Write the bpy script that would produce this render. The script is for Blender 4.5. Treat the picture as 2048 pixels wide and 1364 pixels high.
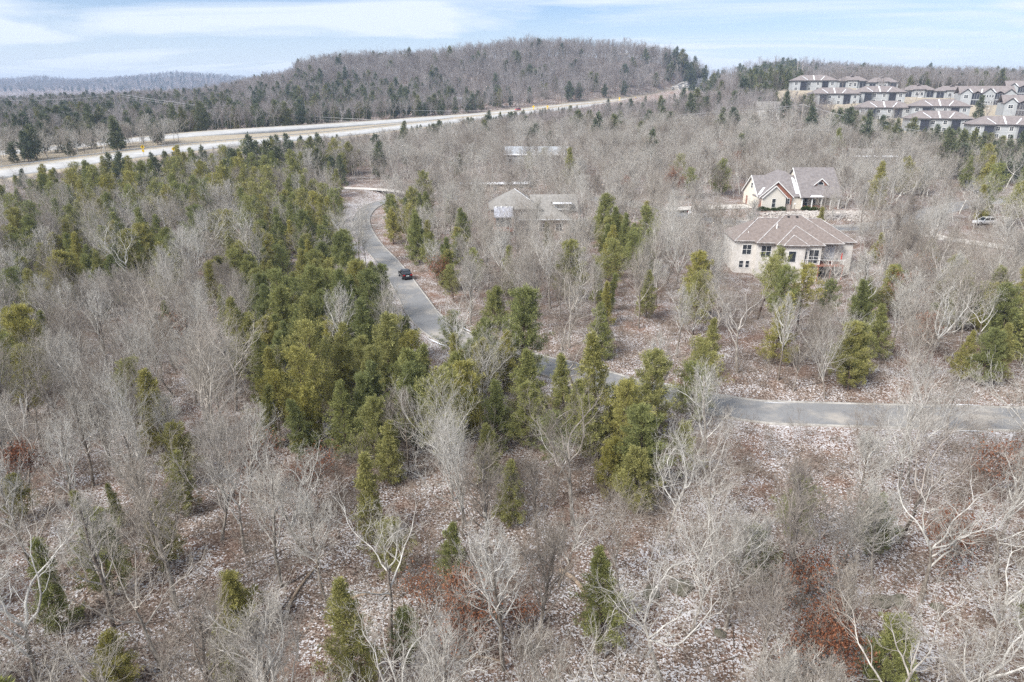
import bpy, math, random
import numpy as np
from mathutils import Vector, Matrix

# ---------------------------------------------------------------- camera, sky, sun, exposure
scene = bpy.context.scene
for o in list(bpy.data.objects):
    bpy.data.objects.remove(o, do_unlink=True)
COL = scene.collection
R = math.radians
CAM_H = 30.0
PITCH = R(19.8)
FPX = 1365.0            # focal length in pixels of the 2048 px wide photograph

cam = bpy.data.cameras.new('camera')
cam.sensor_width = 36.0
cam.lens = 36.0 * FPX / 2048.0
cam.clip_start = 0.5
cam.clip_end = 20000.0
cam_o = bpy.data.objects.new('camera', cam)
COL.objects.link(cam_o)
cam_o.location = (0, 0, CAM_H)
cam_o.rotation_euler = (R(90) - PITCH, 0, 0)
scene.camera = cam_o

SUN_EL, SUN_AZ = R(42), R(232)          # azimuth clockwise from +Y: the sun stands behind the camera, to its left
sun_dir = Vector((math.sin(SUN_AZ) * math.cos(SUN_EL), math.cos(SUN_AZ) * math.cos(SUN_EL), math.sin(SUN_EL)))
sl = bpy.data.lights.new('sun', 'SUN')
sl.energy = 2.7
sl.angle = R(28)
sl.color = (1.0, 0.97, 0.935)
sun_o = bpy.data.objects.new('sun', sl)
COL.objects.link(sun_o)
sun_o.rotation_euler = sun_dir.to_track_quat('Z', 'Y').to_euler()

world = bpy.data.worlds.new('World')
scene.world = world
world.use_nodes = True
wt = world.node_tree
wt.nodes.clear()
def wn(t, **k):
    n = wt.nodes.new(t)
    for a, b in k.items():
        setattr(n, a, b)
    return n
w_out = wn('ShaderNodeOutputWorld')
w_sky = wn('ShaderNodeTexSky', sky_type='NISHITA', sun_disc=False, sun_elevation=SUN_EL, sun_rotation=SUN_AZ)
w_sky.air_density = 1.0
w_sky.dust_density = 0.6
w_sky.ozone_density = 1.0
w_bg = wn('ShaderNodeBackground')
w_bg.inputs['Strength'].default_value = 0.05
w_cl = wn('ShaderNodeBackground')
w_cl.inputs['Color'].default_value = (0.82, 0.89, 1.0, 1)
w_cl.inputs['Strength'].default_value = 0.46
w_tc = wn('ShaderNodeTexCoord')
w_sep = wn('ShaderNodeSeparateXYZ')
wt.links.new(w_tc.outputs['Generated'], w_sep.inputs[0])
def wmath(op, a, b=None):
    n = wn('ShaderNodeMath', operation=op)
    for i, v in enumerate((a, b)):
        if v is None:
            continue
        if isinstance(v, (int, float)):
            n.inputs[i].default_value = v
        else:
            wt.links.new(v, n.inputs[i])
    return n.outputs[0]
zc = wmath('ADD', wmath('MAXIMUM', w_sep.outputs[2], 0.0), 0.09)
ux = wmath('DIVIDE', w_sep.outputs[0], zc)
uy = wmath('DIVIDE', w_sep.outputs[1], zc)
w_cmb = wn('ShaderNodeCombineXYZ')
wt.links.new(wmath('MULTIPLY', wmath('ADD', ux, wmath('MULTIPLY', uy, 0.35)), 0.30), w_cmb.inputs[0])
wt.links.new(wmath('MULTIPLY', uy, 0.62), w_cmb.inputs[1])
w_cmb.inputs[2].default_value = 3.7
w_noi = wn('ShaderNodeTexNoise')
w_noi.inputs['Scale'].default_value = 0.95
w_noi.inputs['Detail'].default_value = 7.0
w_noi.inputs['Roughness'].default_value = 0.55
w_noi.inputs['Distortion'].default_value = 0.9
wt.links.new(w_cmb.outputs[0], w_noi.inputs['Vector'])
w_rmp = wn('ShaderNodeValToRGB')
w_rmp.color_ramp.elements[0].position = 0.39
w_rmp.color_ramp.elements[0].color = (0.0, 0.0, 0.0, 1)
w_rmp.color_ramp.elements[1].position = 0.55
w_rmp.color_ramp.elements[1].color = (0.92, 0.92, 0.92, 1)
wt.links.new(w_noi.outputs['Fac'], w_rmp.inputs[0])
w_mix = wn('ShaderNodeMixShader')
hz = wmath('MULTIPLY', wmath('SUBTRACT', 1.0, wmath('MINIMUM', wmath('DIVIDE', wmath('MAXIMUM', w_sep.outputs[2], 0.0), 0.13), 1.0)), 0.9)
w_fac = wmath('MAXIMUM', w_rmp.outputs[0], hz)
wt.links.new(w_fac, w_mix.inputs[0])
w_tint = wn('ShaderNodeMix', data_type='RGBA', blend_type='MULTIPLY')
w_tint.inputs[0].default_value = 1.0
w_tint.inputs[7].default_value = (0.74, 0.90, 1.18, 1)
wt.links.new(w_sky.outputs[0], w_tint.inputs[6])
wt.links.new(w_tint.outputs[2], w_bg.inputs['Color'])
wt.links.new(w_bg.outputs[0], w_mix.inputs[1])
wt.links.new(w_cl.outputs[0], w_mix.inputs[2])
wt.links.new(w_mix.outputs[0], w_out.inputs['Surface'])

scene.view_settings.view_transform = 'Standard'
scene.view_settings.look = 'None'
scene.view_settings.gamma = 1.0
scene.view_settings.use_curve_mapping = False
scene.view_settings.exposure = 1.32
scene.render.engine = 'CYCLES'
scene.cycles.use_denoising = False       # fine twigs stay crisp
scene.cycles.max_bounces = 4
scene.cycles.diffuse_bounces = 3
scene.cycles.glossy_bounces = 2
scene.cycles.transmission_bounces = 2
scene.cycles.volume_bounces = 0
scene.cycles.use_adaptive_sampling = True
scene.cycles.adaptive_threshold = 0.012
HAZE_DENSITY = 0.00018

# ---------------------------------------------------------------- helpers
rng = np.random.default_rng(11)
random.seed(11)
CP, SP = math.cos(PITCH), math.sin(PITCH)

def ray(px, py):
    """slopes x/y and z/y of the view ray through a photograph pixel"""
    u, v = (px - 1024) / FPX, (682 - py) / FPX
    d = CP + v * SP
    return u / d, (v * CP - SP) / d

def at(px, py, D):
    """the point at forward distance D seen at a photograph pixel"""
    a, b = ray(px, py)
    return Vector((a * D, D, CAM_H + b * D))

def proj(x, y, z):
    f = y * CP - (z - CAM_H) * SP
    v = y * SP + (z - CAM_H) * CP
    f = np.where(np.abs(f) < 1e-3, 1e-3, f)
    return 1024 + FPX * x / f, 682 - FPX * v / f, f

MATS = {}
def new_mat(name):
    m = bpy.data.materials.new(name)
    m.use_nodes = True
    nt = m.node_tree
    b = nt.nodes['Principled BSDF']
    b.inputs['Specular IOR Level'].default_value = 0.25
    return m, nt, b

def nd(nt, t, **k):
    n = nt.nodes.new(t)
    for a, b in k.items():
        setattr(n, a, b)
    return n

def ramp(nt, fac, stops):
    r = nd(nt, 'ShaderNodeValToRGB')
    e = r.color_ramp.elements
    while len(e) < len(stops):
        e.new(0.5)
    for i, (p, c) in enumerate(stops):
        e[i].position = p
        e[i].color = (*c, 1)
    nt.links.new(fac, r.inputs[0])
    return r.outputs[0]

def noise(nt, scale, detail=4, vec=None, rough=0.6):
    n = nd(nt, 'ShaderNodeTexNoise')
    n.inputs['Scale'].default_value = scale
    n.inputs['Detail'].default_value = detail
    n.inputs['Roughness'].default_value = rough
    if vec is not None:
        nt.links.new(vec, n.inputs['Vector'])
    return n.outputs['Fac']

def mixc(nt, fac, a, b, mode='MIX'):
    m = nd(nt, 'ShaderNodeMix', data_type='RGBA', blend_type=mode)
    for sock, v in ((m.inputs[0], fac), (m.inputs[6], a), (m.inputs[7], b)):
        if isinstance(v, (int, float)):
            sock.default_value = v
        elif isinstance(v, tuple):
            sock.default_value = (*v, 1)
        else:
            nt.links.new(v, sock)
    return m.outputs[2]

def mapping(nt, scale):
    tc = nd(nt, 'ShaderNodeTexCoord')
    mp = nd(nt, 'ShaderNodeMapping')
    mp.inputs['Scale'].default_value = scale
    nt.links.new(tc.outputs['Object'], mp.inputs['Vector'])
    return mp.outputs[0]

def simple(name, c1, c2=None, scale=3.0, rough=0.8, metal=0.0, bump=0.0, stretch=None, spec=0.25, lo=0.35, hi=0.65):
    if name in MATS:
        return MATS[name]
    m, nt, b = new_mat(name)
    b.inputs['Roughness'].default_value = rough
    b.inputs['Metallic'].default_value = metal
    b.inputs['Specular IOR Level'].default_value = spec
    if c2 is None:
        b.inputs['Base Color'].default_value = (*c1, 1)
    else:
        vec = mapping(nt, stretch or (1, 1, 1))
        f = noise(nt, scale, 5, vec)
        nt.links.new(ramp(nt, f, [(lo, c1), (hi, c2)]), b.inputs['Base Color'])
        if bump:
            bp = nd(nt, 'ShaderNodeBump')
            bp.inputs['Strength'].default_value = bump
            bp.inputs['Distance'].default_value = 0.05
            nt.links.new(f, bp.inputs['Height'])
            nt.links.new(bp.outputs[0], b.inputs['Normal'])
    MATS[name] = m
    return m

class MB:
    """collects polygons, builds ONE mesh object"""
    def __init__(self):
        self.v, self.f, self.mi = [], [], []
    def add(self, verts, faces, mi=0):
        o = len(self.v)
        self.v += [tuple(p) for p in verts]
        self.f += [tuple(i + o for i in f) for f in faces]
        self.mi += [mi] * len(faces)
        return self
    def box(self, x0, x1, y0, y1, z0, z1, mi=0):
        v = [(x0, y0, z0), (x1, y0, z0), (x1, y1, z0), (x0, y1, z0), (x0, y0, z1), (x1, y0, z1), (x1, y1, z1), (x0, y1, z1)]
        return self.add(v, [(3, 2, 1, 0), (4, 5, 6, 7), (0, 1, 5, 4), (1, 2, 6, 5), (2, 3, 7, 6), (3, 0, 4, 7)], mi)
    def poly_slab(self, pts, t, mi=0):
        """a polygon (anticlockwise seen from outside) with thickness t behind it"""
        p = [Vector(q) for q in pts]
        n = Vector((0, 0, 0))
        for i in range(len(p)):
            a, b_ = p[i], p[(i + 1) % len(p)]
            n += a.cross(b_)
        n.normalize()
        k = len(p)
        back = [q - n * t for q in p]
        fs = [tuple(range(k)), tuple(range(2 * k - 1, k - 1, -1))]
        for i in range(k):
            j = (i + 1) % k
            fs.append((i, k + i, k + j, j))
        return self.add(p + back, fs, mi)
    def tube(self, pts, radii, n=6, mi=0, cap=True):
        V, F = tubes([(np.array(pts, float), np.array(radii, float), n)])
        o = len(self.v)
        self.v += [tuple(p) for p in V]
        self.f += [tuple(int(i) + o for i in f) for f in F]
        self.mi += [mi] * len(F)
        if cap:
            k = len(self.v)
            self.f.append(tuple(range(k - 1, k - 1 - n, -1))[::-1])
            self.f.append(tuple(range(o, o + n))[::-1])
            self.mi += [mi, mi]
        return self
    def build(self, name, mats, parent=None, smooth=False):
        me = bpy.data.meshes.new(name)
        me.from_pydata(self.v, [], self.f)
        if not isinstance(mats, (list, tuple)):
            mats = [mats]
        for m in mats:
            me.materials.append(m)
        if len(mats) > 1:
            me.polygons.foreach_set('material_index', self.mi)
        if smooth:
            me.polygons.foreach_set('use_smooth', [True] * len(me.polygons))
        me.update()
        return link(name, me, parent)

def link(name, me, parent=None):
    o = bpy.data.objects.new(name, me)
    COL.objects.link(o)
    if parent is not None:
        o.parent = parent
    return o

def empty(name, loc=(0, 0, 0), rz=0.0):
    o = bpy.data.objects.new(name, None)
    COL.objects.link(o)
    o.location = loc
    o.rotation_euler = (0, 0, rz)
    return o

def tag(o, label=None, cat=None, group=None, kind=None):
    if label: o['label'] = label
    if cat: o['category'] = cat
    if group: o['group'] = group
    if kind: o['kind'] = kind
    return o

def copy_tree(o, parent=None):
    c = o.copy()
    COL.objects.link(c)
    c.parent = parent
    for ch in o.children:
        copy_tree(ch, c)
    return c

def tubes(polys):
    """polys: list of (pts Nx3, radii N, sides). Returns verts, quads (vectorised over alike polylines)."""
    groups = {}
    for p in polys:
        groups.setdefault((len(p[0]), p[2]), []).append(p)
    VV, FF, off = [], [], 0
    for (n, s), lst in groups.items():
        P = np.stack([p[0] for p in lst])          # B n 3
        Rr = np.stack([p[1] for p in lst])         # B n
        T = np.empty_like(P)
        T[:, 1:-1] = P[:, 2:] - P[:, :-2]
        T[:, 0] = P[:, 1] - P[:, 0]
        T[:, -1] = P[:, -1] - P[:, -2]
        T /= np.linalg.norm(T, axis=2, keepdims=True) + 1e-9
        ref = np.where(np.abs(T[:, :1, 2:3]) > 0.9, np.array([1.0, 0, 0]), np.array([0, 0, 1.0]))
        ref = np.broadcast_to(ref, T.shape)
        A = np.cross(T, ref)
        A /= np.linalg.norm(A, axis=2, keepdims=True) + 1e-9
        B2 = np.cross(T, A)
        ang = np.arange(s) * 2 * np.pi / s
        V = P[:, :, None] + Rr[:, :, None, None] * (A[:, :, None] * np.cos(ang)[None, None, :, None] + B2[:, :, None] * np.sin(ang)[None, None, :, None])
        B = len(lst)
        VV.append(V.reshape(-1, 3))
        base = (np.arange(B) * n * s)[:, None, None]
        i = (np.arange(n - 1) * s)[None, :, None]
        j = np.arange(s)[None, None, :]
        k = (np.arange(s) + 1) % s
        k = k[None, None, :]
        q = np.stack(np.broadcast_arrays(base + i + j, base + i + k, base + i + s + k, base + i + s + j), axis=-1).reshape(-1, 4)
        FF.append(q + off)
        off += B * n * s
    return np.concatenate(VV), np.concatenate(FF)

def np_mesh(name, V, quads=None, tris=None, mats=(), mi=None, smooth=False):
    me = bpy.data.meshes.new(name)
    nq = 0 if quads is None else len(quads)
    nt_ = 0 if tris is None else len(tris)
    me.vertices.add(len(V))
    me.vertices.foreach_set('co', np.ascontiguousarray(V, np.float32).ravel())
    loops = []
    if nq: loops.append(np.asarray(quads).ravel())
    if nt_: loops.append(np.asarray(tris).ravel())
    loops = np.concatenate(loops).astype(np.int32)
    me.loops.add(len(loops))
    me.loops.foreach_set('vertex_index', loops)
    me.polygons.add(nq + nt_)
    start = np.concatenate([np.arange(nq) * 4, nq * 4 + np.arange(nt_) * 3]).astype(np.int32)
    me.polygons.foreach_set('loop_start', start)
    for m in mats:
        me.materials.append(m)
    if mi is not None:
        me.polygons.foreach_set('material_index', np.asarray(mi, np.int32))
    if smooth:
        me.polygons.foreach_set('use_smooth', np.ones(nq + nt_, bool))
    me.update(calc_edges=True)
    return me

def spline(pts, step=1.5):
    """Catmull-Rom through 3-D points, resampled about every `step` metres"""
    P = np.array([tuple(p) for p in pts], float)
    P = np.vstack([2 * P[0] - P[1], P, 2 * P[-1] - P[-2]])
    out = []
    for i in range(1, len(P) - 2):
        n = max(2, int(np.linalg.norm(P[i + 1] - P[i]) / step))
        t = np.linspace(0, 1, n, endpoint=False)[:, None]
        a, b, c, d = P[i - 1], P[i], P[i + 1], P[i + 2]
        out.append(0.5 * (2 * b + (c - a) * t + (2 * a - 5 * b + 4 * c - d) * t ** 2 + (3 * b - a - 3 * c + d) * t ** 3))
    out.append(P[-2][None])
    return np.concatenate(out)

# ---------------------------------------------------------------- terrain
ctrl = []
def C(x, y, z): ctrl.append((x, y, z))
def CPX(px, py, D, dz=0.0):
    p = at(px, py, D)
    ctrl.append((p.x, p.y, p.z + dz))
for q in [(-60, -60, -1), (60, -60, 1), (0, -20, 0), (-35, 30, -1), (0, 28, 0), (30, 30, .4), (-60, 60, -2.2), (60, 45, .6), (-20, 60, -.6), (20, 55, 0.1),
          (-95, 95, -2.5), (-50, 95, -1.6), (-70, 130, -1.0), (-110, 140, 0), (-40, 130, -.6), (-150, 60, -2), (-160, 120, 1), (-70, 165, .8), (-45, 165, .3),
          (15, 92, .9), (28, 84, .8), (40, 90, .8), (55, 80, 1.2), (80, 75, 1.5), (120, 60, 2), (38, 118, -.3), (60, 118, 0.3), (75, 105, .8), (95, 105, 1.2), (49, 112, -1.2),
          (57, 168, 3.9), (81, 170, 4.1), (70, 160, 3.6), (62, 150, 2.6), (35, 150, 2.0), (5, 150, .8), (-10, 150, .5), (110, 150, 2.6), (130, 190, 4.4),
          (100, 200, 5.0), (70, 210, 5.2), (30, 210, 4.4), (0, 210, 4.0), (-50, 212, 3.2), (-25, 205, 2.0), (0, 260, 7.0), (60, 260, 8), (130, 250, 9), (-60, 260, 6),
          (-90, 200, 2.0), (-120, 180, 2.5), (-40, 300, 9.5), (30, 320, 11), (90, 330, 14), (50, 400, 17), (100, 420, 24), (150, 330, 14), (110, 470, 30), (120, 520, 33),
          (170, 300, 11.5), (210, 270, 10), (-150, 350, 12.5), (-250, 250, 10), (-300, 400, 13), (-450, 600, 14), (-250, 520, 14), (-120, 460, 15), (-600, 900, 15), (-300, 900, 16)]:
    C(*q)
# climbing highway, two carriageways (right lanes nearer the camera)
HWN = [at(-180, 380, 178), at(0, 347, 215), at(350, 299, 262), at(700, 266, 345), at(1000, 231, 450), at(1150, 214, 520), at(1330, 194, 640), at(1432, 173, 745), at(1470, 166, 900)]
HWF = [at(-180, 318, 250), at(60, 300, 272), at(400, 267.5, 305), at(693, 248.5, 378), at(869, 236, 432), at(1000, 225.5, 485), at(1150, 209, 552), at(1330, 190.5, 665), at(1424, 171, 752), at(1462, 165, 905)]
hwn, hwf = spline(HWN, 3.0), spline(HWF, 3.0)
for p in HWN + HWF:
    C(p.x, p.y, p.z)
# condominium slope
CONDOS = [  # px of the middle, py of the base, distance, width factor, kind
    (1627, 181, 440, 1.0, 'hip'), (1668, 209, 400, 1.0, 'hip'), (1758, 206, 400, 1.0, 'hip'), (1767, 239, 362, 1.0, 'hip'),
    (1878, 237, 350, 1.0, 'hip'), (1877, 264, 318, 1.0, 'hip'), (2008, 278, 296, 1.0, 'hip'),
    (1705, 175, 478, 0.9, 'row'), (1765, 178, 470, 0.9, 'row'), (1838, 194, 452, 0.9, 'row'), (1905, 196, 445, 1.0, 'row'),
    (1972, 210, 400, 1.0, 'gable'), (2066, 232, 360, 1.0, 'gable'), (2062, 196, 440, 1.0, 'gable')]
for c in CONDOS:
    CPX(c[0] - 35, c[1], c[2]); CPX(c[0] + 35, c[1], c[2])
for q in [(1500, 190, 480), (1560, 178, 500), (1540, 240, 330), (1480, 215, 420)]:
    CPX(*q)
# the wooded hill and its ridge
for px, py in [(560, 168), (640, 148), (720, 139), (800, 140), (900, 133), (1000, 118), (1070, 112), (1170, 117), (1250, 121), (1310, 124), (1352, 134)]:
    CPX(px, py, 740)
    p = at(px, py, 740)
    C(p.x * 1.12, 860, p.z - 4)
    C(p.x * 1.3, 1050, p.z * .55 + 8)
for px, py, D in [(450, 190, 640), (380, 193, 700), (1375, 148, 735), (1392, 162, 735), (700, 200, 560), (850, 195, 580), (1000, 180, 600), (1150, 178, 640), (1250, 170, 670),
                  (600, 215, 500), (800, 222, 500), (760, 170, 660), (960, 150, 670), (1120, 148, 690), (1300, 160, 700), (500, 205, 560)]:
    CPX(px, py, D)
# far ridges
for px, py in [(1452, 162), (1490, 146), (1550, 136), (1620, 143), (1700, 163), (1790, 180), (1900, 186)]:
    CPX(px, py, 950)
    p = at(px, py, 950); C(p.x * 1.2, 1350, 22)
for px, py in [(-300, 158), (-120, 166), (0, 169), (90, 160), (170, 173), (250, 164), (350, 152), (430, 157), (520, 166), (620, 175)]:
    CPX(px, py, 2800)
    p = at(px, py, 2800); C(p.x * .6, 1700, 14); C(p.x * .8, 2200, 34); C(p.x * 1.4, 4000, 40)
for px, py in [(1700, 178), (1800, 175), (1880, 166), (1950, 172), (2048, 168), (2200, 165)]:
    CPX(px, py, 2400)
    p = at(px, py, 2400); C(p.x * .7, 1700, 26); C(p.x * 1.5, 4000, 40)
for q in [(0, 1600, 20), (0, 2600, 25), (0, 4500, 30), (-5000, 7000, 30), (5000, 7000, 30), (-5000, 0, 10), (5000, 0, 15), (-3000, -300, 5), (3000, -300, 10), (900, 400, 25), (600, 300, 18), (450, 150, 8), (300, 60, 4), (-500, 100, 6), (-900, 500, 14)]:
    C(*q)
ctrl = np.array(ctrl)
_cxy, _cz = ctrl[:, :2], ctrl[:, 2]
_n = len(ctrl)
_r = np.linalg.norm(_cxy[:, None] - _cxy[None], axis=2)
_A = np.zeros((_n + 3, _n + 3))
_A[:_n, :_n] = -_r - np.eye(_n) * 2.0          # slight smoothing
_A[:_n, _n] = 1; _A[:_n, _n + 1:] = _cxy / 1000
_A[_n, :_n] = 1; _A[_n + 1:, :_n] = _cxy.T / 1000
_w = np.linalg.solve(_A, np.concatenate([_cz, [0, 0, 0]]))

def base_h(xy):
    out = np.empty(len(xy))
    for i in range(0, len(xy), 20000):
        q = xy[i:i + 20000]
        r = np.linalg.norm(q[:, None] - _cxy[None], axis=2)
        out[i:i + 20000] = -r @ _w[:_n] + _w[_n] + q @ (_w[_n + 1:] / 1000)
    return out

# local roads: pixel of the centre line, ground height
def road_pts(lst):
    out = []
    for px, py, z in lst:
        a, b = ray(px, py)
        D = (z - CAM_H) / b
        out.append(Vector((a * D, D, z)))
    return out
ROAD = road_pts([(2500, 850, .6), (2250, 846, .4), (2048, 838, .3), (1800, 832, .2), (1600, 826, 0.1), (1500, 820, 0), (1300, 785, 0), (1191, 757, 0), (1082, 729, 0), (960, 692, 0), (895, 668, 0),
                 (850, 632, 0), (822, 590, 0), (797, 552, 0), (772, 520, 0), (745, 490, 0), (726, 458, 0.1), (724, 434, .3), (745, 412, .7), (790, 398, 1.2), (860, 388, 1.8)])
STREET = road_pts([(1180, 396, 3.2), (1250, 404, 3.0), (1320, 421, 2.6), (1400, 436, 2.4), (1480, 446, 2.4), (1580, 452, 2.5), (1700, 456, 2.6), (1800, 444, 3.0), (1880, 420, 3.6), (1960, 405, 4.0), (2100, 396, 4.4)])
DRIVE_B = road_pts([(1330, 418, 2.8), (1400, 415, 3.6), (1462, 413, 3.95), (1500, 412, 4.0)])
DRIVE_R = road_pts([(1790, 440, 3.0), (1860, 470, 2.2), (1940, 484, 2.0), (2060, 500, 2.0)])
LANE = road_pts([(600, 378, 3.0), (680, 376, 3.3), (760, 379, 3.2), (830, 386, 2.6)])
roads = {'road': (spline(ROAD, 1.2), 2.5), 'street': (spline(STREET, 2.0), 3.2), 'drive_b': (spline(DRIVE_B, 2.0), 3.2), 'drive_r': (spline(DRIVE_R, 2.0), 2.6), 'lane': (spline(LANE, 2.0), 2.2)}
HW_W = 6.6
corr = [(roads['road'][0], 3.3, 5.0), (roads['street'][0], 3.6, 5), (roads['drive_b'][0], 3.6, 3), (roads['drive_r'][0], 3.0, 3), (roads['lane'][0], 2.6, 3),
        (hwn, HW_W + 1.5, 16.0), (hwf, HW_W + 1.5, 14.0)]
HW_BANK = 0.075          # superelevation: the carriageways lean towards the inside of the bend

def tangents(L):
    T = np.gradient(L[:, :2], axis=0)
    return T / (np.linalg.norm(T, axis=1, keepdims=True) + 1e-9)

def nearest(xy, L):
    """distance, signed side offset (right of travel positive), z of the nearest point of polyline L"""
    T = tangents(L)
    d_all, s_all, z_all = np.empty(len(xy)), np.empty(len(xy)), np.empty(len(xy))
    for i in range(0, len(xy), 20000):
        q = xy[i:i + 20000]
        d = np.linalg.norm(q[:, None] - L[None, :, :2], axis=2)
        k = d.argmin(1)
        dd = d[np.arange(len(q)), k]
        rel = q - L[k, :2]
        s_all[i:i + 20000] = rel[:, 0] * T[k, 1] - rel[:, 1] * T[k, 0]
        d_all[i:i + 20000] = dd
        z_all[i:i + 20000] = L[k, 2]
    return d_all, s_all, z_all

pads = []       # (x, y, radius, z): flattened building plots

def height(xy):
    xy = np.asarray(xy, float).reshape(-1, 2)
    h = base_h(xy)
    amp = np.clip(np.hypot(xy[:, 0], xy[:, 1]) / 200, .25, 4)
    h = h + amp * .35 * (np.sin(xy[:, 0] * .11 + 1.3 * np.sin(xy[:, 1] * .07)) * np.sin(xy[:, 1] * .093 + .7)) + .12 * np.sin(xy[:, 0] * .5) * np.sin(xy[:, 1] * .43 + 1)
    for (x, y, rad, z) in pads:
        d = np.hypot(xy[:, 0] - x, xy[:, 1] - y)
        w = np.clip((rad * 1.5 - d) / (rad * .5), 0, 1)
        w = w * w * (3 - 2 * w)
        h = h * (1 - w) + z * w
    for L, half, blend in reversed(corr):
        lo, hi = L[:, :2].min(0) - half - blend - 5, L[:, :2].max(0) + half + blend + 5
        m = np.where(((xy >= lo) & (xy <= hi)).all(1))[0]
        if not len(m):
            continue
        d, s, z = nearest(xy[m], L)
        if half > 6:
            z = z - np.clip(s, -half, half) * HW_BANK
        w = np.clip((half + blend - d) / blend, 0, 1)
        w = w * w * (3 - 2 * w)
        h[m] = h[m] * (1 - w) + (z - 0.10) * w
    return h

def gz(x, y):
    return float(height([(x, y)])[0])

HOUSE_A = Vector((39.8, 118.5, 0)); HOUSE_B = Vector((60.5, 166.5, 0)); HOUSE_C = Vector((-4.6, 152.0, 0))
pads.append((HOUSE_B.x + 9, HOUSE_B.y + 4, 16, 3.9))
pads.append((HOUSE_C.x + 9, HOUSE_C.y + 3, 14, 1.0))
for c in CONDOS:
    p = at(c[0], c[1], c[2])
    pads.append((p.x, p.y + 6, 15, p.z))

def axis(segs):
    out = [segs[0][0]]
    for a, b, st in segs:
        n = max(1, int(round((b - a) / st)))
        out += list(np.linspace(a, b, n + 1)[1:])
    return np.array(out)
gx = axis([(-4800, -2500, 150), (-2500, -900, 60), (-900, -420, 20), (-420, -150, 6), (-150, 150, 2.4), (150, 420, 5.5), (420, 900, 20), (900, 2500, 60), (2500, 4800, 150)])
gy = axis([(-800, -60, 60), (-60, 16, 8), (16, 230, 2.4), (230, 560, 5), (560, 980, 10), (980, 2000, 40), (2000, 3200, 80), (3200, 4800, 200)])
GX, GY = np.meshgrid(gx, gy)
gxy = np.stack([GX.ravel(), GY.ravel()], 1)
gh = height(gxy)
nx, ny = len(gx), len(gy)
ii = (np.arange(ny - 1)[:, None] * nx + np.arange(nx - 1)[None]).ravel()
gq = np.stack([ii, ii + 1, ii + nx + 1, ii + nx], 1)

# what covers the ground: leaf litter by default, dry grass by the highway and on the condominium slope
def smooth01(x):
    x = np.clip(x, 0, 1)
    return x * x * (3 - 2 * x)
def cover(xy):
    d1, s1, _ = nearest(xy, hwn)
    d2, s2, _ = nearest(xy, hwf)
    g = np.maximum(smooth01((15 - d1) / 6), smooth01((16 - d2) / 7))
    med = (s1 < 4) & (s2 > -4) & (d1 < 75) & (d2 < 75)
    g = np.maximum(g, np.where(med, 1.0, 0.0))
    snow = np.zeros(len(xy))
    for c in CONDOS:
        p = at(c[0], c[1], c[2])
        d = np.hypot(xy[:, 0] - p.x, xy[:, 1] - p.y)
        g = np.maximum(g, smooth01((46 - d) / 18))
        snow = np.maximum(snow, .38 * smooth01((46 - d) / 18))
    d3, s3, _ = nearest(xy, roads['road'][0])
    d = np.hypot(xy[:, 0] - 33, xy[:, 1] - 82)           # open snowy bank beyond the road
    snow = np.maximum(snow, .75 * smooth01((30 - d) / 22) * (s3 < 0))
    snow = np.maximum(snow, .75 * smooth01((9 - d3) / 6) * (s3 < 0))
    d = np.hypot(xy[:, 0] - 18, xy[:, 1] - 30); snow = np.maximum(snow, .35 * smooth01((22 - d) / 16))
    return g, snow
g_grass, g_snow = np.zeros(len(gxy)), np.zeros(len(gxy))
msk = (gxy[:, 1] > 10) & (gxy[:, 1] < 1000) & (np.abs(gxy[:, 0]) < 500)
g_grass[msk], g_snow[msk] = cover(gxy[msk])

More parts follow.
